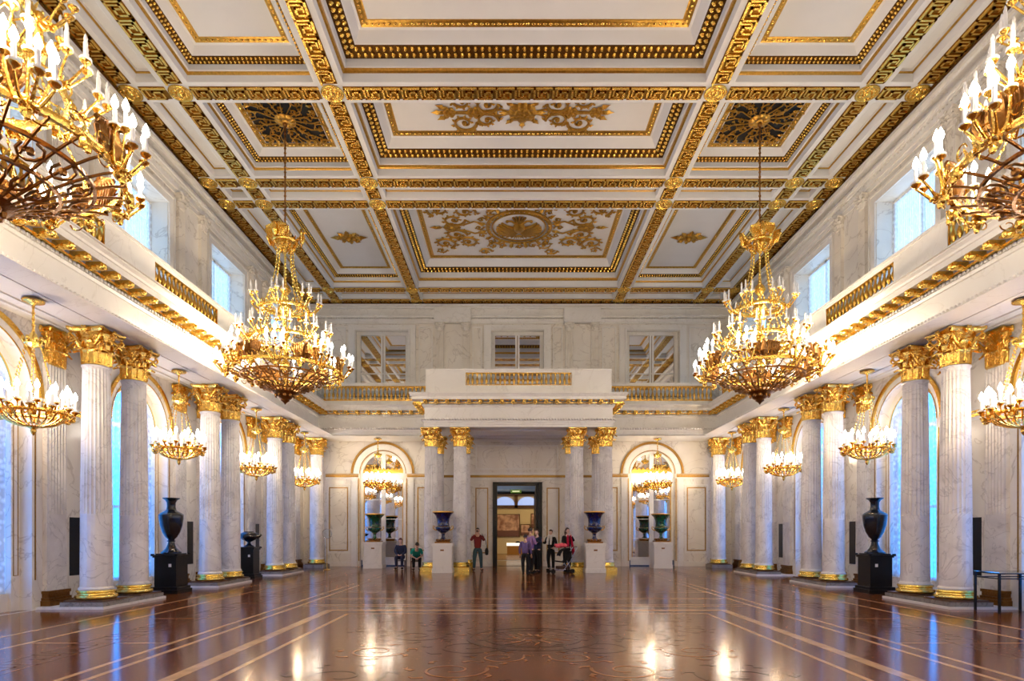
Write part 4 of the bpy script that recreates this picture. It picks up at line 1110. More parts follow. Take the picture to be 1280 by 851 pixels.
    fn = MB(); fn.lathe([(.05,5.45),(.36,5.42),(.38,5.38),(.28,5.32),(.20,5.30),(.22,5.26),(.16,5.21),(.11,5.19),(.12,5.16),(.06,5.12),(.03,5.09),(.001,5.05)], n=16)
    for k in range(10):
        a = 2*pi*k/10; fn.blob((.24*cos(a),.24*sin(a),5.30), .05,.05,.06,6,4)
    fn.build('finial', M['bronze'], c, True)
    for k in range(6):
        e = MB(); eagle(e, k*pi/3+.2, 1.40, H3+.04, 1.15); e.build('eagle_figure', M['bronze'], c, True)
    # candles
    T3C = [(1.78,0,6.12),(1.70,.17,6.12),(1.70,-.17,6.12),(1.52,.20,6.30),(1.52,-.20,6.30),(1.56,0,6.40)]
    A3 = make_arm(T3C, 1.44, H3+.0, th=.024)
    A2 = make_arm([(1.26,0,6.98),(1.16,.16,6.98),(1.16,-.16,6.98)], .86, H2)
    A1 = make_arm([(.94,0,7.88),(.86,.14,7.86),(.86,-.14,7.86)], .57, H1)
    for k in range(8):
        a = (k+.25)*pi/4; put(A3, 'candle_arm', c, (0,0,0), a)
        for r, sd, z in T3C:
            candle(c, (r*cos(a)-sd*sin(a), r*sin(a)+sd*cos(a), z), True, 1.25)
    for k in range(10):
        a = k*2*pi/10; put(A2, 'candle_arm', c, (0,0,0), a)
        for r, sd, z in [(1.26,0,6.98),(1.16,.16,6.98),(1.16,-.16,6.98)]: candle(c, (r*cos(a)-sd*sin(a), r*sin(a)+sd*cos(a), z), False, 1.3)
    for k in range(7):
        a = (k+.4)*2*pi/7; put(A1, 'candle_arm', c, (0,0,0), a)
        for r, sd, z in [(.94,0,7.88),(.86,.14,7.86),(.86,-.14,7.86)]: candle(c, (r*cos(a)-sd*sin(a), r*sin(a)+sd*cos(a), z), False, 1.3)
    return c
def small_chandelier():
    c = empty('bowl_chandelier')
    S = SOF
    r = MB(); r.lathe([(.02,-.10),(.05,-.07),(.17,-.03),(.18,-.005),(.02,-.002)], n=16); r.tube([(0,0,-.04),(0,0,-.62)], .018, 6)
    for i in range(5): r.blob((0,0,-.12-i*.11), .03,.03,.03,6,4)
    r.build('ceiling_rod', M['gold'], c, True)
    k_ = MB(); k_.lathe([(.03,-.58),(.06,-.62),(.09,-.68),(.14,-.72),(.15,-.79),(.10,-.83),(.03,-.86)], n=12)
    for i in range(8): a = i*pi/4; k_.blob((.15*cos(a),.15*sin(a),-.72), .035,.035,.06,6,4)
    k_.build('crown', M['goldb'], c, True)
    for i in range(6):
        ch = MB(); a = (i+.5)*pi/3; A = Vector((.12*cos(a),.12*sin(a),-.8)); B = Vector((.47*cos(a),.47*sin(a),-2.02))
        for q in range(17): p = A.lerp(B, q/16); ch.blob((p.x*(1-.08*sin(q/16*pi)), p.y*(1-.08*sin(q/16*pi)), p.z), .016,.016,.035,5,4)
        ch.build('chain', M['gold'], c)
    b = MB(); hoop(b, .48, -2.04, .06, .04, 40, 20)
    for i in range(24):
        a = 2*pi*i/24; P = [((.48*cos(t*pi/2))*cos(a), (.48*cos(t*pi/2))*sin(a), -2.06-.24*sin(t*pi/2)) for t in [j/6*.93 for j in range(7)]]
        b.tube(P, [.021,.021,.020,.018,.014,.012,.008], 5)
    b.lathe([(.40,-2.16),(.42,-2.165),(.40,-2.18),(.38,-2.17)], n=32, cap=False)
    b.lathe([(.10,-2.28),(.09,-2.31),(.04,-2.34),(.05,-2.37),(.03,-2.42),(.001,-2.46)], n=12); b.build('basket_bowl', M['gold'], c, True)
    am = make_arm([(.62,0,-1.98),(.53,.10,-1.90)], .48, -2.04, th=.013)
    for i in range(12):
        a = 2*pi*i/12; put(am, 'candle_arm', c, (0,0,0), a)
        for r_, sd, z in ((.62,0,-1.98),(.53,.10,-1.90)): candle(c, (r_*cos(a)-sd*sin(a), r_*sin(a)+sd*cos(a), z), True, 1.25)
    return c
LIGHTS = []
def lamp(x, y, z, power, radius, col=(1.0,.80,.56)):
    l = bpy.data.lights.new('lamp', 'POINT'); l.energy = power; l.shadow_soft_size = radius; l.color = col
    o = bpy.data.objects.new('point_light', l); COL.objects.link(o); o.location = (x,y,z); return o
PB_, PS_ = 640.0, 95.0
def chandelier_lamps(x, y, r, z, pw, n, col=(1.0,.80,.56)):
    for i in range(n): a = 2*pi*(i+.5)/n; lamp(x+r*cos(a), y+r*sin(a), z, pw/n, .10, col)
bc = big_chandelier(); sb = snapshot(bc)
first = True
for y, dist in ((16.6, 'far'), (7.0, 'near')):
    for sg, side in ((-1,'left'),(1,'right')):
        o = bc if first else copy_tree(sb); first = False
        o.location = (sg*6.48, y, 0)
        tag(o, 'three-tiered gilded chandelier, %s one on the %s side' % (dist+('est from' if False else ''), side) if False else ('huge three-tiered gilded chandelier, the %s of two on the %s side' % ('farther' if dist == 'far' else 'nearer, cut off', side)), 'chandelier', 'grand chandeliers of the hall')
        chandelier_lamps(sg*6.48, y, 1.62, 6.5, PB_*1.0, 4)
        lamp(sg*6.48, y, 7.25, PB_*.18, .15)
sc_ = small_chandelier(); ss = snapshot(sc_); first = True
nm = {11.05:'the first, partly cut off', 15.9:'the second', 20.75:'the third', 25.6:'the one next to the end wall'}
for sg, side in ((-1,'left'),(1,'right')):
    for y in (11.05, 15.9, 20.75, 25.6):
        o = sc_ if first else copy_tree(ss); first = False
        o.location = (sg*9.0, y, SOF); o.rotation_euler.z = y
        tag(o, 'gilded bowl chandelier hanging between the %s columns, %s' % (side, nm[y]), 'chandelier', 'small bowl chandeliers under the gallery')
        chandelier_lamps(sg*9.0, y, .3, SOF-1.72, PS_, 1, (1.0,.72,.42))
    o = copy_tree(ss); o.location = (sg*6.28, 27.3, SOF); tag(o, 'gilded bowl chandelier in front of the %s arched mirror' % side, 'chandelier', 'small bowl chandeliers under the gallery')
    chandelier_lamps(sg*6.28, 27.3, .3, SOF-1.72, PS_, 1, (1.0,.72,.42))
# unseen pair of chandeliers, added behind the photographer to light the near end
for sg, side in ((-1,'left'),(1,'right')):
    o = copy_tree(sb); o.location = (sg*6.48, -2.45, 0); tag(o, 'unseen huge three-tiered gilded chandelier added behind the photographer on the %s side' % side, 'chandelier', 'grand chandeliers of the hall')
    chandelier_lamps(sg*6.48, -2.45, 1.62, 6.5, PB_, 4)

# ------------------------------------------------------------------ room beyond the door
rb = empty('room_beyond_door'); tag(rb, 'lit exhibition rooms seen through the open doorway', 'room', kind='structure')
v = MB()
v.poly([(-2.4,FY,.0),(2.4,FY,.0),(2.4,34.0,.0),(-2.4,34.0,.0)]); v.build('vestibule_floor', M['floor'], rb)
M['cream'] = flat('cream_wall', (0.72,0.62,0.42), .7); M['greyw'] = flat('grey_wall', (0.6,0.65,0.72), .6)
v = MB()
for s in (-1, 1): v.poly([(s*2.4,FY+.46,0),(s*2.4,34,0),(s*2.4,34,5),(s*2.4,FY+.46,5)])
v.poly([(-2.4,FY+.46,5),(2.4,FY+.46,5),(2.4,34,5),(-2.4,34,5)])
rect_hole(v, lambda u,z,d: (u,34-d,z), -2.4, 2.4, 0, 5, -1.25, 1.05, 0, 3.72, 0, .4); v.build('vestibule_wall', M['greyw'], rb)
v = MB()
for z, d in ((3.9,.06),(4.2,.12),(4.4,.2)): slab(v, lambda u,z_,d_: (u,34-d_,z_), -2.4, 2.4, z, z+.08, 0, d)
v.build('vestibule_moulding', M['white'], rb)
v = MB(); v.box(1.0,1.15,33.85,34.4,0,3.8); v.box(-1.35,-1.2,33.85,34.4,0,3.8); v.box(-1.35,1.15,33.85,34.4,3.7,3.85); v.build('inner_door_frame', M['blackwood'], rb)
v = MB(); v.poly([(-6,34.4,0),(6,34.4,0),(6,45.5,0),(-6,45.5,0)]); v.build('gallery_floor', flat('oak_floor', (.32,.17,.06), .25), rb)
v = MB(); 
for s in (-1, 1): v.poly([(s*6,34.4,0),(s*6,45.5,0),(s*6,45.5,6),(s*6,34.4,6)])
v.poly([(-6,45.5,0),(6,45.5,0),(6,45.5,6),(-6,45.5,6)]); v.poly([(-6,34.41,6),(6,34.41,6),(6,45.5,6),(-6,45.5,6)])
v.build('gallery_wall', M['cream'], rb)
M['lunette'] = emis('lunette_glow', (.35,.5,.95), .8)
# lunette windows high in the far gallery
for i, x in enumerate((-.75,.95)):
    v = MB(); A = [(x-.75*cos(pi*k/16), 45.42, 3.62+.62*sin(pi*k/16)) for k in range(17)]; v.poly(A); v.build('lunette_pane', M['lunette'], rb)
v = MB(); v.box(-1.9,2.1,45.3,45.49,3.4,3.6); v.box(-1.9,2.1,45.3,45.49,4.3,4.5)
for x in (-1.7,.1,1.9): v.box(x-.12,x+.12,45.3,45.49,3.4,4.5)
v.build('lunette_frame', M['wood'], rb)
# pictures: generic pale landscapes
def picmat():
    m, nt, b = newmat('pale_picture'); L = nt.links.new; N = nt.nodes.new
    tc = N('ShaderNodeTexCoord'); n = N('ShaderNodeTexNoise'); n.inputs['Scale'].default_value = 2.5; n.inputs['Detail'].default_value = 6
    L(tc.outputs['Object'], n.inputs['Vector']); r = N('ShaderNodeValToRGB'); r.color_ramp.elements[0].position = .38; r.color_ramp.elements[1].position = .6
    r.color_ramp.elements[0].color = (.28,.13,.11,1); r.color_ramp.elements[1].color = (.72,.48,.38,1)
    L(n.outputs['Fac'], r.inputs['Fac']); L(r.outputs['Color'], b.inputs['Base Color']); b.inputs['Roughness'].default_value = .6; return m
M['pic'] = picmat()
def picture(x0, x1, z0, z1, label):
    o = empty('picture', (0,45.45,0)); tag(o, label, 'picture'); p = MB(); p.box(x0,x1,-.05,0,z0,z1); p.build('canvas', M['pic'], o)
    q = MB(); rframe(q, lambda u,z,d: (u,-.05-d,z), x0, x1, z0, z1, .05, .03); q.build('picture_frame', M['wood'], o)
    h = MB(); h.box(x0+.05,x1-.05,-.052,-.050,z0+.05,z0+(z1-z0)*.28); h.build('dark_lower_band', flat('dark_hill',(.16,.07,.06),.6), o)
picture(-1.35,.38,1.25,2.95,'large pale pink hanging behind the display case in the far gallery')
picture(.42,1.15,1.35,2.2,'small dark panel low on the far gallery wall, next to the large hanging')
picture(1.2,2.1,1.9,3.0,'pale panel at the edge of the doorway in the far gallery')
dc = empty('display_case', (.12,44.2,0)); tag(dc, 'wooden display case with a white lit top in the far gallery', 'display case')
p = MB(); p.box(-.68,.75,-.3,.3,.0015,.62); p.build('case_body', flat('honey_wood',(.42,.22,.06),.4), dc)
p = MB(); p.box(-.72,.79,-.35,.35,.62,.82); p.build('case_top', emis('lit_case_top',(1,.93,.8),1.2), dc)
p = MB(); p.box(-.1,.35,-.2,.2,.821,.88); p.blob((.1,0,.9),.15,.1,.05); o = p.build('exhibit', M['blackstone'], None, loc=(.12,44.2,.001)); tag(o, 'small dark exhibit lying on the white display case top', 'exhibit')
ex = empty('lit_sign', (-.02,33.8,3.86)); tag(ex, 'small yellow-green lit sign over the inner doorway', 'sign')
p = MB(); p.box(-.30,.30,-.04,.04,-.09,.09); p.build('sign_box', emis('green_sign',(.20,.30,.05),.35), ex)
lt = MB(); lt.box(-.2,.2,-.045,-.041,-.03,.03); lt.build('pale_stripe', emis('pale_glow',(.8,.8,.4),1.0), ex)
lamp(-2.5, 38, 5.2, 200, .5, (1,.78,.45)); lamp(2.5, 41, 5.2, 230, .5, (1,.78,.45)); lamp(-1.6, 31.2, 4.6, 40, .25, (.75,.85,1))  # lights added to brighten these rooms
# ------------------------------------------------------------------ vases
def pedestal(x, y, label, w=.74, h=1.15):
    o = empty('marble_pedestal', (x,y,.002)); tag(o, label, 'pedestal', 'marble pedestals before the end wall')
    b = MB(); b.box(-w/2-.03,w/2+.03,-w/2-.03,w/2+.03,0,.16); b.box(-w/2,w/2,-w/2,w/2,.16,h-.14); b.build('block', M['white'], o)
    b = MB(); b.box(-w/2-.015,w/2+.015,-w/2-.015,w/2+.015,h-.14,h-.10); b.box(-w/2-.04,w/2+.04,-w/2-.04,w/2+.04,h-.10,h); b.build('cap', M['white'], o)
    b = MB(); b.box(-.07,.07,-w/2-.012,-w/2,h-.30,h-.24); b.build('name_plate', M['bronze'], o)
    return h
def krater(x, y, z, mat, label):
    o = empty('krater_vase', (x,y,z+.003)); tag(o, label, 'vase', 'krater vases on marble pedestals')
    b = MB(); b.box(-.30,.30,-.30,.30,0,.06); b.lathe([(.27,.06),(.28,.09),(.22,.12)], n=20)
    for i in range(12): a = i*pi/6; b.blob((.25*cos(a),.25*sin(a),.12), .05,.05,.045,6,4)
    b.build('gilded_foot', M['bronze'], o, True)
    b = MB(); b.lathe([(.17,.11),(.16,.15),(.09,.19),(.065,.26),(.06,.33),(.085,.38),(.10,.40),(.20,.46),(.285,.54),(.30,.60),(.285,.64),(.25,.68),(.235,.80),(.25,.95),(.29,1.06),(.34,1.13),(.40,1.18),(.415,1.20),(.415,1.24),(.38,1.25),(.30,1.16),(.22,1.0),(.18,.7)], n=36, cap=False)
    b.build('vase_body', M[mat], o, True)
    b = MB()
    for z_ in (.395,.645): r = .10 if z_ < .5 else .288; b.lathe([(r-.01,z_-.012),(r+.012,z_),(r-.01,z_+.012)], n=32, cap=False)
    b.lathe([(.405,1.19),(.428,1.21),(.42,1.245),(.40,1.25)], n=36, cap=False); b.build('gilded_band', M['goldd'], o, True)
    for s in (-1, 1):
        b = MB(); b.tube([(s*.25,0,.52),(s*.34,0,.53),(s*.40,0,.60),(s*.385,0,.69),(s*.33,0,.67),(s*.34,0,.61)], [.022,.024,.022,.02,.018,.014], 7); b.blob((s*.27,0,.53), .035,.05,.05,8,5); b.build('handle', M['goldd'], o, True)
for sg, nm in ((-1,'left'),(1,'right')):
    h = pedestal(sg*2.98, 23.6+.37, 'white marble pedestal under the dark blue vase %s of the doorway' % nm); krater(sg*2.98, 23.97, h, 'blue', 'dark blue stone krater vase on the pedestal %s of the doorway' % nm)
    h = pedestal(sg*6.33, 26.9, 'white marble pedestal under the green vase by the %s arched mirror' % nm, .78); krater(sg*6.33, 26.9, h, 'green', 'green malachite krater vase in front of the %s arched mirror' % nm)
def dark_pedestal(x, y, w, h, label):
    o = empty('dark_pedestal', (x,y,.002)); tag(o, label, 'pedestal', 'black pedestals between the side columns')
    b = MB(); b.box(-w/2-.08,w/2+.08,-w/2-.08,w/2+.08,0,.10); b.box(-w/2-.05,w/2+.05,-w/2-.05,w/2+.05,.10,.17); b.build('foot', M['blackwood'], o)
    b = MB(); b.box(-w/2,w/2,-w/2,w/2,.17,h-.1); b.build('block', M['blackwood'], o)
    b = MB(); b.box(-w/2-.03,w/2+.03,-w/2-.03,w/2+.03,h-.1,h-.06); b.box(-w/2-.06,w/2+.06,-w/2-.06,w/2+.06,h-.06,h-.03); b.box(-w/2+.02,w/2-.02,-w/2+.02,w/2-.02,h-.03,h)
    for s in (-1, 1):
        for t in (-1, 1): b.box(s*(w/2+.03)-.03,s*(w/2+.03)+.03,t*(w/2+.03)-.03,t*(w/2+.03)+.03,h-.03,h+.0)
    b.build('cap', M['blackwood'], o)
    b = MB(); b.box(-.035,.035,-w/2-.006,-w/2,h-.34,h-.26); b.build('paper_label', M['candle'], o, loc=(w*.22 if x < 0 else -w*.22,0,0))
def urn(x, y, z, label, rz):
    o = empty('tall_urn', (x,y,z+.003), rz); tag(o, label, 'vase', 'tall dark urns on black pedestals')
    b = MB(); b.lathe([(.24,0),(.24,.03),(.20,.06),(.13,.13),(.09,.22),(.075,.30),(.10,.32),(.075,.34),(.085,.37),(.14,.42),(.21,.55),(.26,.72),(.285,.90),(.29,1.0),(.27,1.03),(.19,1.08),(.115,1.13),(.10,1.22),(.105,1.32),(.14,1.38),(.20,1.42),(.205,1.44),(.14,1.43),(.08,1.3)], n=36, cap=False); b.build('urn_body', M['blackstone'], o, True)
    b = MB()
    for z_, r in ((.32,.102),(1.0,.292),(1.13,.118)): b.lathe([(r-.012,z_-.015),(r+.006,z_),(r-.012,z_+.015)], n=32, cap=False)
    b.build('moulded_ring', M['blackwood'], o, True)
for sg, nm in ((-1,'left'),(1,'right')):
    dark_pedestal(sg*9.17, 15.85, .56, 1.02, 'black square pedestal under the tall urn by the %s wall' % nm)
    urn(sg*9.17, 15.85, 1.022, 'tall slender-necked black urn between the %s columns' % nm, 0)
dark_pedestal(-9.25, 20.75, .5, 1.08, 'black pedestal under the low oval vase between left columns')
o = empty('low_oval_vase', (-9.25,20.75,1.086)); tag(o, 'squat black oval vase with a beak rim on the farther left pedestal', 'vase')
b = MB(); b.lathe([(.17,0),(.16,.03),(.08,.07),(.05,.13),(.06,.16),(.15,.2),(.29,.28),(.33,.36),(.29,.44),(.20,.49),(.14,.50),(.12,.47)], n=30, cap=False, sx=1.0, sy=.85); b.build('vase_body', M['blackstone'], o, True)
b = MB(); b.tube([(.28,0,.36),(.36,0,.37),(.42,0,.40),(.44,0,.38)], [.10,.06,.03,.02], 8); b.build('beak', M['blackstone'], o, True)
b = MB(); b.lathe([(.13,.49),(.16,.50),(.15,.52),(.13,.51)], n=24, cap=False); b.build('rim', M['blackwood'], o, True)

# round sign on a brass stand, glass barrier
o = empty('sign_stand', (-8.05,25.6,.002)); tag(o, 'slim brass stand with a clear round notice by the last left column', 'stand')
b = MB(); b.lathe([(.14,0),(.14,.02),(.03,.04),(.012,.07),(.012,1.32)], n=16); b.build('pole', M['goldd'], o, True)
b = MB(); b.tube([(.20*cos(a*pi/12),0,1.52+.20*sin(a*pi/12)) for a in range(24)], .010, 5, True); b.build('ring', M['chrome'], o, True)
b = MB(); b.lathe([(.001,-.004),(.19,-.004),(.19,.004),(.001,.004)], (0,0,1.52), 24, axis='y'); b.build('clear_disc', M['glass'], o)
o = empty('glass_barrier', (9.45,11.9,.002)); tag(o, 'low metal framed glass case standing by the right wall beside the first columns', 'display case')
for i, (sx, sy) in enumerate(((-1,-1),(1,-1),(-1,1),(1,1))):
    b = MB(); b.box(sx*.45-.018,sx*.45+.018,sy*.30-.018,sy*.30+.018,0,.78); b.build('leg', M['blackwood'], o)
b = MB(); b.box(-.47,.47,-.32,.32,.78,.80); b.build('top_frame', M['glass'], o)
b = MB()
for z in (.68,.775): 
    for s in (-1,1): b.box(-.45,.45,s*.30-.01,s*.30+.01,z-.01,z+.01); b.box(s*.45-.01,s*.45+.01,-.30,.30,z-.01,z+.01)
b.build('rail', M['blackwood'], o)

# ------------------------------------------------------------------ people
SK = flat('skin', (.58,.33,.22), .5); SKL = flat('fair_skin', (.68,.42,.32), .5)
def cloth(name, col): return flat(name, col, .85, 0, .2, .12, 20)
C = {k: cloth(k+'_cloth', v) for k, v in dict(red=(.13,.015,.015),jeans=(.035,.07,.085),black=(.012,.011,.012),purple=(.13,.09,.22),lilac=(.34,.19,.40),navy=(.02,.025,.06),teal=(.02,.30,.24),white=(.62,.58,.54),crimson=(.42,.01,.04),brown=(.06,.03,.02),grey=(.18,.18,.2)).items()}
HAIR = flat('dark_hair', (.02,.012,.008), .6); HAIRB = flat('brown_hair', (.06,.03,.015), .6)
EYE = flat('eye', (.01,.01,.01), .2); LIP = flat('lips', (.35,.10,.09), .5)
def skin_mesh(verts, edges, radii, sub=1, root=0):
    me = bpy.data.meshes.new('tmp'); me.from_pydata(verts, edges, []); o = bpy.data.objects.new('tmp', me); COL.objects.link(o)
    mod = o.modifiers.new('skin', 'SKIN'); mod.use_smooth_shade = True
    if not me.skin_vertices: 
        with bpy.context.temp_override(object=o): bpy.ops.mesh.customdata_skin_add()
    for i, d in enumerate(me.skin_vertices[0].data):
        r = radii[i]; d.radius = (r, r) if not isinstance(r, tuple) else r; d.use_root = (i == root)
    s = o.modifiers.new('sub', 'SUBSURF'); s.levels = sub; s.render_levels = sub
    dg = bpy.context.evaluated_depsgraph_get(); ev = o.evaluated_get(dg); out = bpy.data.meshes.new_from_object(ev)
    bpy.data.objects.remove(o); return out
def lerp(a, b, t): return tuple(a[i]+(b[i]-a[i])*t for i in range(3))
def person(x, y, rz, label, J, top, bottom, hair='short', skin=SK, scale=1.0, hairm=HAIR, sleeves='long', skirt=False, shoes='black', seated=False, coat=None, headturn=0.0, headtilt=0.0):
    """J: joints in metres, x across, -y forward, z up; all from hips to fingers"""
    root = empty('person', (x,y,.004), rz); root.scale = (scale,)*3; tag(root, label, 'person')
    V = []; E = []; R = []
    def v(p, r): V.append(tuple(p)); R.append(r); return len(V)-1
    hip = v(J['hip'], .09); ch0 = v(lerp(J['hip'], J['chest'], .5), .085); chest = v(J['chest'], .095); nk = v(J['neck'], .05); hb = v(J['head'], .05)
    E += [(hip,ch0),(ch0,chest),(chest,nk),(nk,hb)]
    for s, k in ((-1,'L'),(1,'R')):
        sh = v(J['sh'+k], .055); el = v(J['el'+k], .04); wr = v(J['wr'+k], .026); E += [(chest,sh),(sh,el),(el,wr)]
        d = Vector(J['hd'+k])-Vector(J['wr'+k]); d.normalize(); side = d.cross(Vector((0,0,1)))
        side = side.normalized() if side.length > .1 else Vector((1,0,0))
        palm = v(Vector(J['wr'+k])+d*.07, .030); E.append((wr,palm)); nrm = d.cross(side)
        for i, (o_, ln) in enumerate(((-.027,.065),(-.009,.078),(.009,.072),(.027,.055))):
            b0 = Vector(J['wr'+k])+d*.10+side*o_; b1 = b0+d*ln*.5-nrm*.008; b2 = b0+d*ln-nrm*.03
            p0 = v(b0,.0105); p1 = v(b1,.0095); p2 = v(b2,.008); E += [(palm,p0),(p0,p1),(p1,p2)]
        t0 = Vector(J['wr'+k])+d*.045+side*(.042*s); t1 = t0+d*.045+side*.018*s
        q0 = v(t0,.012); q1 = v(t1,.009); E += [(palm,q0),(q0,q1)]
        hp = v(J['hp'+k], .08); kn = v(J['kn'+k], .058); an = v(J['an'+k], .037); f0 = v((J['an'+k][0]+J['ft'+k][0]*.03, J['an'+k][1]-.06, .045), .038); f1 = v((J['an'+k][0]+J['ft'+k][0]*.08, J['an'+k][1]-.17, .035), .03)
        E += [(hip,hp),(hp,kn),(kn,an),(an,f0),(f0,f1)]
    body = skin_mesh(V, E, R, 1)
    # join a shaped head to the body and fuse them into one surface
    bmh = bmesh.new(); bmh.from_mesh(body)
    H = Vector(J['head']); M3 = Matrix.Translation(H+Vector((0,-.015,.075))) @ Matrix.Rotation(headturn, 4, 'Z') @ Matrix.Rotation(headtilt, 4, 'X')
    r = bmesh.ops.create_uvsphere(bmh, u_segments=24, v_segments=18, radius=1.0)
    for w_ in r['verts']:
        X, Y, Z_ = w_.co; fx, fy, fz = .078, .098, .118
        if Z_ < 0: fx *= 1-.28*abs(Z_)**1.5; fy *= 1-.12*abs(Z_)
        w_.co = M3 @ Vector((X*fx, Y*fy-(.012 if Z_ < 0 else 0), Z_*fz))
    def add_b(c, rx, ry, rz_):
        q = bmesh.ops.create_icosphere(bmh, subdivisions=2, radius=1.0)
        for w_ in q['verts']: w_.co = M3 @ Vector((w_.co.x*rx+c[0], w_.co.y*ry+c[1], w_.co.z*rz_+c[2]))
    add_b((0,-.100,-.018), .014,.022,.026); add_b((0,-.088,-.052), .024,.014,.012); add_b((0,-.085,-.095), .026,.02,.018)
    for s in (-1, 1): add_b((s*.078,.0,-.012), .010,.020,.032); add_b((s*.032,-.088,.018), .022,.012,.006)
    me = bpy.data.meshes.new('body'); bmh.to_mesh(me); bmh.free(); bpy.data.meshes.remove(body)
    me.materials.clear(); me.materials.append(skin)
    ob = bpy.data.objects.new('body', me); COL.objects.link(ob)
    rm = ob.modifiers.new('remesh', 'REMESH'); rm.mode = 'VOXEL'; rm.voxel_size = .0085; rm.use_smooth_shade = True
    dg = bpy.context.evaluated_depsgraph_get(); m2 = bpy.data.meshes.new_from_object(ob.evaluated_get(dg)); ob.modifiers.clear(); ob.data = m2; m2.name = 'body'
    if not m2.materials: m2.materials.append(skin)
    ob.parent = root
    def child(name, mb, mat): o_ = mb.build(name, mat, root, True, 1.2); return o_
    ey = MB()
    for s in (-1, 1):
        p = M3 @ Vector((s*.031,-.090,.0)); ey.blob(p, .011,.008,.008,8,5)
    child('eyes', ey, EYE); lp = MB(); p = M3 @ Vector((0,-.104,-.053)); lp.blob(p, .022,.006,.007,8,4); child('mouth', lp, LIP)
    # hair
    hm = MB(); n, m = 20, 12; vs = []; fs = []
    for j in range(m+1):
        t = pi*j/m
        for i in range(n):
            a = 2*pi*i/n; X, Y, Z_ = sin(t)*cos(a), sin(t)*sin(a), cos(t)
            lim = -.15 if Y > -.2 else .42
            if hair in ('long','bob') and Y > -.3: lim = -1.0
            zz = max(Z_, lim); k = 1.10+.03*sin(a*7+j)
            vs.append(tuple(M3 @ Vector((X*.078*k, Y*.100*k+.008, zz*.120*1.07+.004))))
    for j in range(m):
        for i in range(n): fs.append((j*n+i,(j+1)*n+i,(j+1)*n+(i+1) % n,j*n+(i+1) % n))
    hm.add(vs, fs)
    if hair == 'long': hm.tube([M3 @ Vector(p) for p in ((0,.07,.02),(0,.10,-.08),(0,.10,-.20),(0,.09,-.28))], [.07,.075,.06,.03], 8)
    if hair == 'bun': hm.blob(M3 @ Vector((0,.11,.05)), .045,.045,.045,10,6)
    child('hair', hm, hairm)
    # clothes grown from the same joints
    def garment(name, pts, edges, radii, mat):
        me_ = skin_mesh(pts, edges, radii, 2); me_.materials.clear(); me_.materials.append(mat); me_.name = name
        o_ = bpy.data.objects.new(name, me_); COL.objects.link(o_); o_.parent = root; return o_
    P = [lerp(J['hip'],J['chest'],-.28), lerp(J['hip'],J['chest'],.5), J['chest'], lerp(J['chest'],J['neck'],.6)]; EE = [(0,1),(1,2),(2,3)]; RR = [.16,.15,.155,.07]
    lowhem = lerp(J['hip'], (J['hip'][0],J['hip'][1],0), .10); 
    for k in 'LR':
        b0 = len(P); P.append(J['sh'+k]); RR.append(.062); EE.append((2,b0))
        if sleeves == 'long': P += [J['el'+k], lerp(J['el'+k],J['wr'+k],.92)]; RR += [.06,.045]; EE += [(b0,b0+1),(b0+1,b0+2)]
        else: P.append(lerp(J['sh'+k],J['el'+k],.75)); RR.append(.058); EE.append((b0,b0+1))
    garment('shirt' if coat is None else 'jacket', P, EE, RR, C[top])
    P = [lerp(J['hip'],J['chest'],.25), J['hip']]; EE = [(0,1)]; RR = [.15,.155]
    for k in 'LR':
        b0 = len(P); P += [J['hp'+k], lerp(J['hp'+k],J['kn'+k],.5), J['kn'+k], lerp(J['kn'+k],J['an'+k],.5), lerp(J['kn'+k],J['an'+k],.97)]; RR += [.115,.10,.08,.068,.062]
        EE += [(1,b0),(b0,b0+1),(b0+1,b0+2),(b0+2,b0+3),(b0+3,b0+4)]
    garment('trousers', P, EE, RR, C[bottom])
    for k in 'LR':
        a = J['an'+k]; sh = MB(); sh.blob((a[0]+J['ft'+k][0]*.04,a[1]-.065,.048), .052,.145,.048,12,8); sh.blob((a[0],a[1]+.01,.07), .048,.055,.06,10,6); child('shoe', sh, C[shoes])
    return root
def stand(w=.19, foot=.10, lean=0.0, aL=None, aR=None):
    J = dict(hip=(0,0,.95), chest=(0,0,1.30), neck=(0,.005,1.49), head=(0,-.005,1.56))
    for k, s in (('L',-1),('R',1)):
        J['sh'+k] = (s*.185,0,1.42); J['hp'+k] = (s*.09,0,.90); J['kn'+k] = (s*(.09+foot*.3),-.015,.49); J['an'+k] = (s*foot,.02,.09); J['ft'+k] = (s*.6,0,0)
        J['el'+k] = (s*.235,.02,1.13); J['wr'+k] = (s*.25,-.06,.88); J['hd'+k] = (s*.25,-.09,.78)
    return J
# 1 man photographing
J = stand(foot=.15)
for k, s in (('L',-1),('R',1)): J['el'+k] = (s*.27,-.10,1.24); J['wr'+k] = (s*.08,-.24,1.50); J['hd'+k] = (s*.035,-.25,1.58)
J['ftR'] = (1.2,0,0)
person(-1.66, 24.75, 0, 'man in a dark red jumper and jeans holding a camera to his face', J, 'red', 'jeans', shoes='brown')
b = MB(); b.box(-.045,.045,-.025,.025,-.028,.028); b.lathe([(.026,-.065),(.026,-.03)], n=12, axis='y'); o = b.build('camera', M['blackwood'], None, loc=(-1.66,24.45,1.63)); tag(o, 'small black camera held up by the man in red', 'camera')
o = empty('shoulder_bag', (-1.29,24.73,.80)); tag(o, 'dark shoulder bag hanging at the hip of the man in red', 'bag')
b = MB(); b.blob((0,0,0), .075,.14,.16,12,8); b.box(-.06,.06,-.12,.12,-.13,.08); b.build('bag_body', C['black'], o)
b = MB(); b.tube([(.02,.02,.12),(-.05,.04,.45),(-.20,.07,.72)], .012, 5); b.build('strap', C['black'], o)
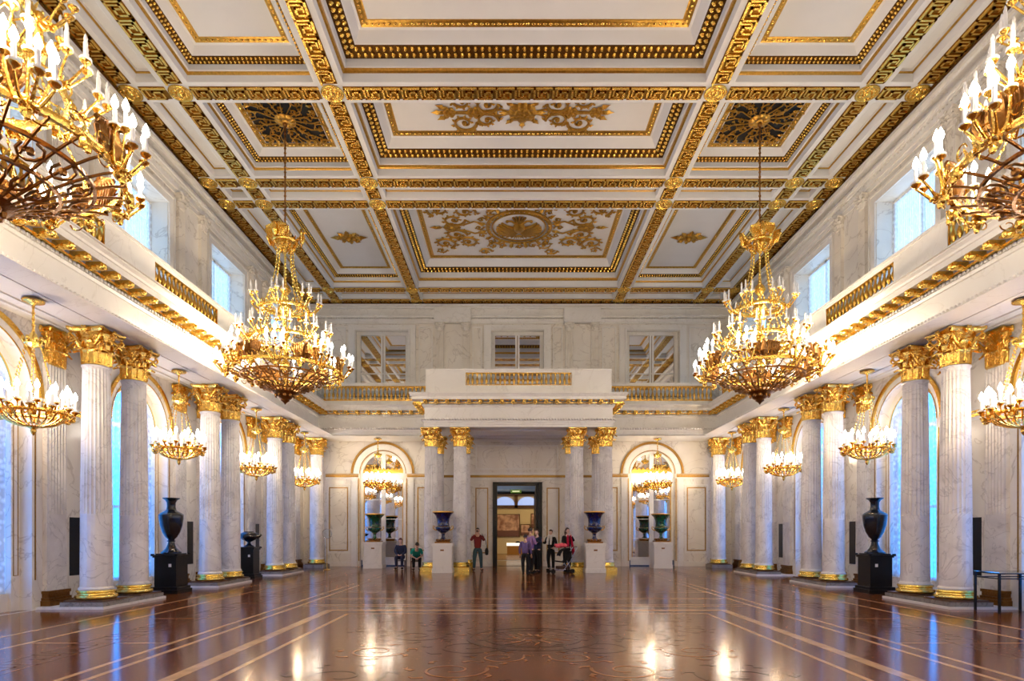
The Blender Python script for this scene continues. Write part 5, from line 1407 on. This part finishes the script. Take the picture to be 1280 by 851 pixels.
# 2 seated attendant, 3 seated man
def seated(lean, hunch):
    J = dict(hip=(0,0,.53), chest=(0,-lean*.55,.53+.36*cos(lean)), neck=(0,-lean*.85,.53+.54*cos(lean)), head=(0,-lean*1.0-hunch,.53+.61*cos(lean)))
    for k, s in (('L',-1),('R',1)):
        J['sh'+k] = (s*.18,-lean*.75,.53+.46*cos(lean)); J['hp'+k] = (s*.09,-.03,.50); J['kn'+k] = (s*.13,-.44,.50); J['an'+k] = (s*.12,-.42,.09); J['ft'+k] = (s*.5,0,0)
        J['el'+k] = (s*.23,-lean*.75-.06,.53+.20*cos(lean)); J['wr'+k] = (s*.05,-.30,.60); J['hd'+k] = (s*.0,-.38,.58)
    return J
def chair(x, y, rz, label):
    o = empty('wooden_chair', (x,y,.002), rz); tag(o, label, 'chair')
    b = MB(); b.box(-.22,.22,-.23,.21,.34,.375); b.build('seat', M['wood'], o)
    for sx in (-1,1):
        for sy in (-1,1):
            b = MB(); b.box(sx*.19-.02,sx*.19+.02,sy*.19-.02,sy*.19+.02,0,.339); b.build('leg', M['wood'], o)
    b = MB(); b.box(-.22,.22,.19,.22,.70,.90); b.box(-.21,-.175,.19,.22,.375,.70); b.box(.175,.21,.19,.22,.375,.70); b.box(-.02,.02,.195,.215,.375,.7); b.build('backrest', M['wood'], o)
chair(-5.05, 26.25, 0, 'wooden chair under the seated attendant beside the green vase')
chair(-4.33, 25.66, .2, 'wooden chair under the man bending forward beside the outer column')
person(-5.05, 26.22, 0, 'person in a dark suit with a name badge sitting beside the left green vase', seated(.05,.03), 'navy', 'navy', 'bob', skin=SKL, hairm=flat('auburn_hair',(.10,.02,.015),.6), headtilt=.25)
Js = seated(.75,.10)
for k, s in (('L',-1),('R',1)): Js['el'+k] = (s*.24,-.40,.60); Js['wr'+k] = (s*.06,-.56,.52); Js['hd'+k] = (0,-.62,.47)
person(-4.28, 25.48, .2, 'man in a teal shirt and dark vest bending forward on a chair', Js, 'teal', 'black', 'short', sleeves='short', headtilt=.7)
# 4,5,6 group at the door
J = stand(foot=.09); 
for k, s in (('L',-1),('R',1)): J['el'+k] = (s*.25,-.05,1.15); J['wr'+k] = (s*.06,-.24,1.16); J['hd'+k] = (-s*.04,-.27,1.17)
person(.42, 23.0, 2.2, 'tall dark-haired man in a lilac checked shirt with folded arms, at the door', J, 'lilac', 'black', 'short')
J = stand(foot=.08); person(.22, 22.35, 2.9, 'shorter person in a grey-purple shirt seen from behind, by the door', J, 'purple', 'black', 'short', scale=.86)
J = stand(foot=.07); J['elR'] = (.27,-.05,1.2); J['wrR'] = (.16,-.26,1.32); J['hdR'] = (.13,-.30,1.38)
person(.72, 23.75, -.9, 'person in dark blue clothes half hidden behind the lilac shirt', J, 'navy', 'black', 'short', skin=SKL, scale=.97)
# 7 woman with pale scarf
J = stand(foot=.10); J['elL'] = (-.27,-.02,1.17); J['wrL'] = (-.30,-.20,1.22); J['hdL'] = (-.27,-.24,1.31); J['elR'] = (.25,.03,1.15); J['wrR'] = (.24,-.20,1.0); J['hdR'] = (.2,-.28,.97)
w1 = person(1.33, 24.9, -.55, 'woman in black with a pale scarf and hair tied back, behind the pushchair', J, 'black', 'black', 'bun', skin=SKL, scale=.96, hairm=HAIRB)
b = MB(); b.tube([(.13*cos(a*pi/6),.02+.10*sin(a*pi/6),1.47-.02*sin(a*pi/6)) for a in range(12)], .045, 8, True)
for s in (-1,1): b.tube([(s*.06,-.09,1.46),(s*.08,-.15,1.30),(s*.07,-.155,1.12)], [.05,.055,.04], 8)
b.build('scarf', C['white'], w1, True)
# 8 woman in black with crimson
J = stand(foot=.09); J['elL'] = (-.25,-.06,1.16); J['wrL'] = (-.22,-.28,.98); J['hdL'] = (-.2,-.36,.98); J['elR'] = (.25,-.10,1.22); J['wrR'] = (.10,-.15,1.44); J['hdR'] = (.07,-.13,1.52)
w2 = person(1.93, 24.2, .5, 'woman in a black jacket with a crimson scarf, one hand at her face', J, 'black', 'black', 'long', skin=SKL, hairm=HAIRB)
b = MB()
b.tube([(-.06,-.14,1.46),(-.08,-.165,1.25),(-.07,-.17,1.02)], [.04,.05,.045], 8); b.tube([(.06,-.14,1.46),(.12,-.165,1.15),(.18,-.15,.85),(.22,-.10,.66)], [.04,.06,.085,.05], 8, flat_=.6); b.build('scarf', C['crimson'], w2, True)
# pushchair
o = empty('pushchair', (1.66,23.33,.002), .25); tag(o, 'dark pushchair with white frame between the two women', 'pushchair')
b = MB()
for s in (-.24,.24):
    b.tube([(-.45,s,.13),(-.02,s,.13)], .016, 6); b.tube([(-.05,s,.13),(.25,s,.48),(.45,s,.90),(.52,s,1.0)], .017, 6); b.tube([(.10,s,.50),(.30,s,.12)], .015, 6)
b.tube([(.52,-.24,1.0),(.56,0,1.02),(.52,.24,1.0)], .017, 6); b.tube([(-.45,-.24,.13),(-.45,.24,.13)], .014, 6); b.build('frame', M['chrome'], o, True)
for sx, sy in ((-.45,-.24),(-.45,.24),(.32,-.24),(.32,.24)):
    b = MB(); b.lathe([(.02,-.02),(.075,-.025),(.09,-.012),(.09,.012),(.075,.025),(.02,.02)], (sx,sy+(-.04 if sy < 0 else .04),.091), 18, axis='y'); b.build('wheel', C['black'], o, True)
b = MB(); b.add([(-.28,-.2,.45),(-.28,.2,.45),(.10,.2,.40),(.10,-.2,.40),(-.28,-.2,.50),(-.28,.2,.50),(.10,.2,.46),(.10,-.2,.46)], [(0,3,2,1),(4,5,6,7),(0,1,5,4),(1,2,6,5),(2,3,7,6),(3,0,4,7)])
b.add([(.08,-.2,.42),(.08,.2,.42),(.28,.2,.86),(.28,-.2,.86),(.14,-.2,.42),(.14,.2,.42),(.34,.2,.86),(.34,-.2,.86)], [(0,3,2,1),(4,5,6,7),(0,1,5,4),(1,2,6,5),(2,3,7,6),(3,0,4,7)])
b.build('seat', C['black'], o)
b = MB(); n = 10; vs = []
for i in range(n+1):
    a = pi*.05+pi*.62*i/n
    for yy in (-.23,-.12,0,.12,.23): vs.append((.08+.34*cos(a)*-1+.1, yy, .62+.36*sin(a)-.25*yy*yy*4*.3))
b.add(vs, [(i*5+j,(i+1)*5+j,(i+1)*5+j+1,i*5+j+1) for i in range(n) for j in range(4)]); b.build('hood', C['black'], o, True)
b = MB(); b.box(-.20,.20,-.18,.18,.17,.28); b.build('basket', C['brown'], o)
ja = MB(); random.seed(9)
for i in range(14): ja.blob((random.uniform(-.2,.18), random.uniform(-.16,.16), random.uniform(.0,.09)), random.uniform(.07,.12), random.uniform(.07,.11), random.uniform(.05,.08), 8, 6)
q = ja.build('folded_jacket', cloth('pink_cloth', (.80,.12,.16)), None, True, loc=(1.60,23.31,1.03)); tag(q, 'bright pink jacket heaped on top of the pushchair hood', 'jacket')

# ------------------------------------------------------------------ world and view
w = bpy.data.worlds.new('world'); scene.world = w; w.use_nodes = True
w.node_tree.nodes['Background'].inputs['Color'].default_value = (.05,.09,.2,1); w.node_tree.nodes['Background'].inputs['Strength'].default_value = .3
scene.view_settings.view_transform = 'Standard'; scene.view_settings.look = 'None'; scene.view_settings.gamma = 1.0; scene.view_settings.use_curve_mapping = False
scene.view_settings.exposure = EXPO
cy = scene.cycles
cy.max_bounces = 8; cy.diffuse_bounces = 4; cy.glossy_bounces = 5; cy.transparent_max_bounces = 8; cy.transmission_bounces = 4
cy.sample_clamp_indirect = 4.0; cy.sample_clamp_direct = 0.0; cy.blur_glossy = 0.5; cy.caustics_reflective = False; cy.caustics_refractive = False
cy.use_denoising = True
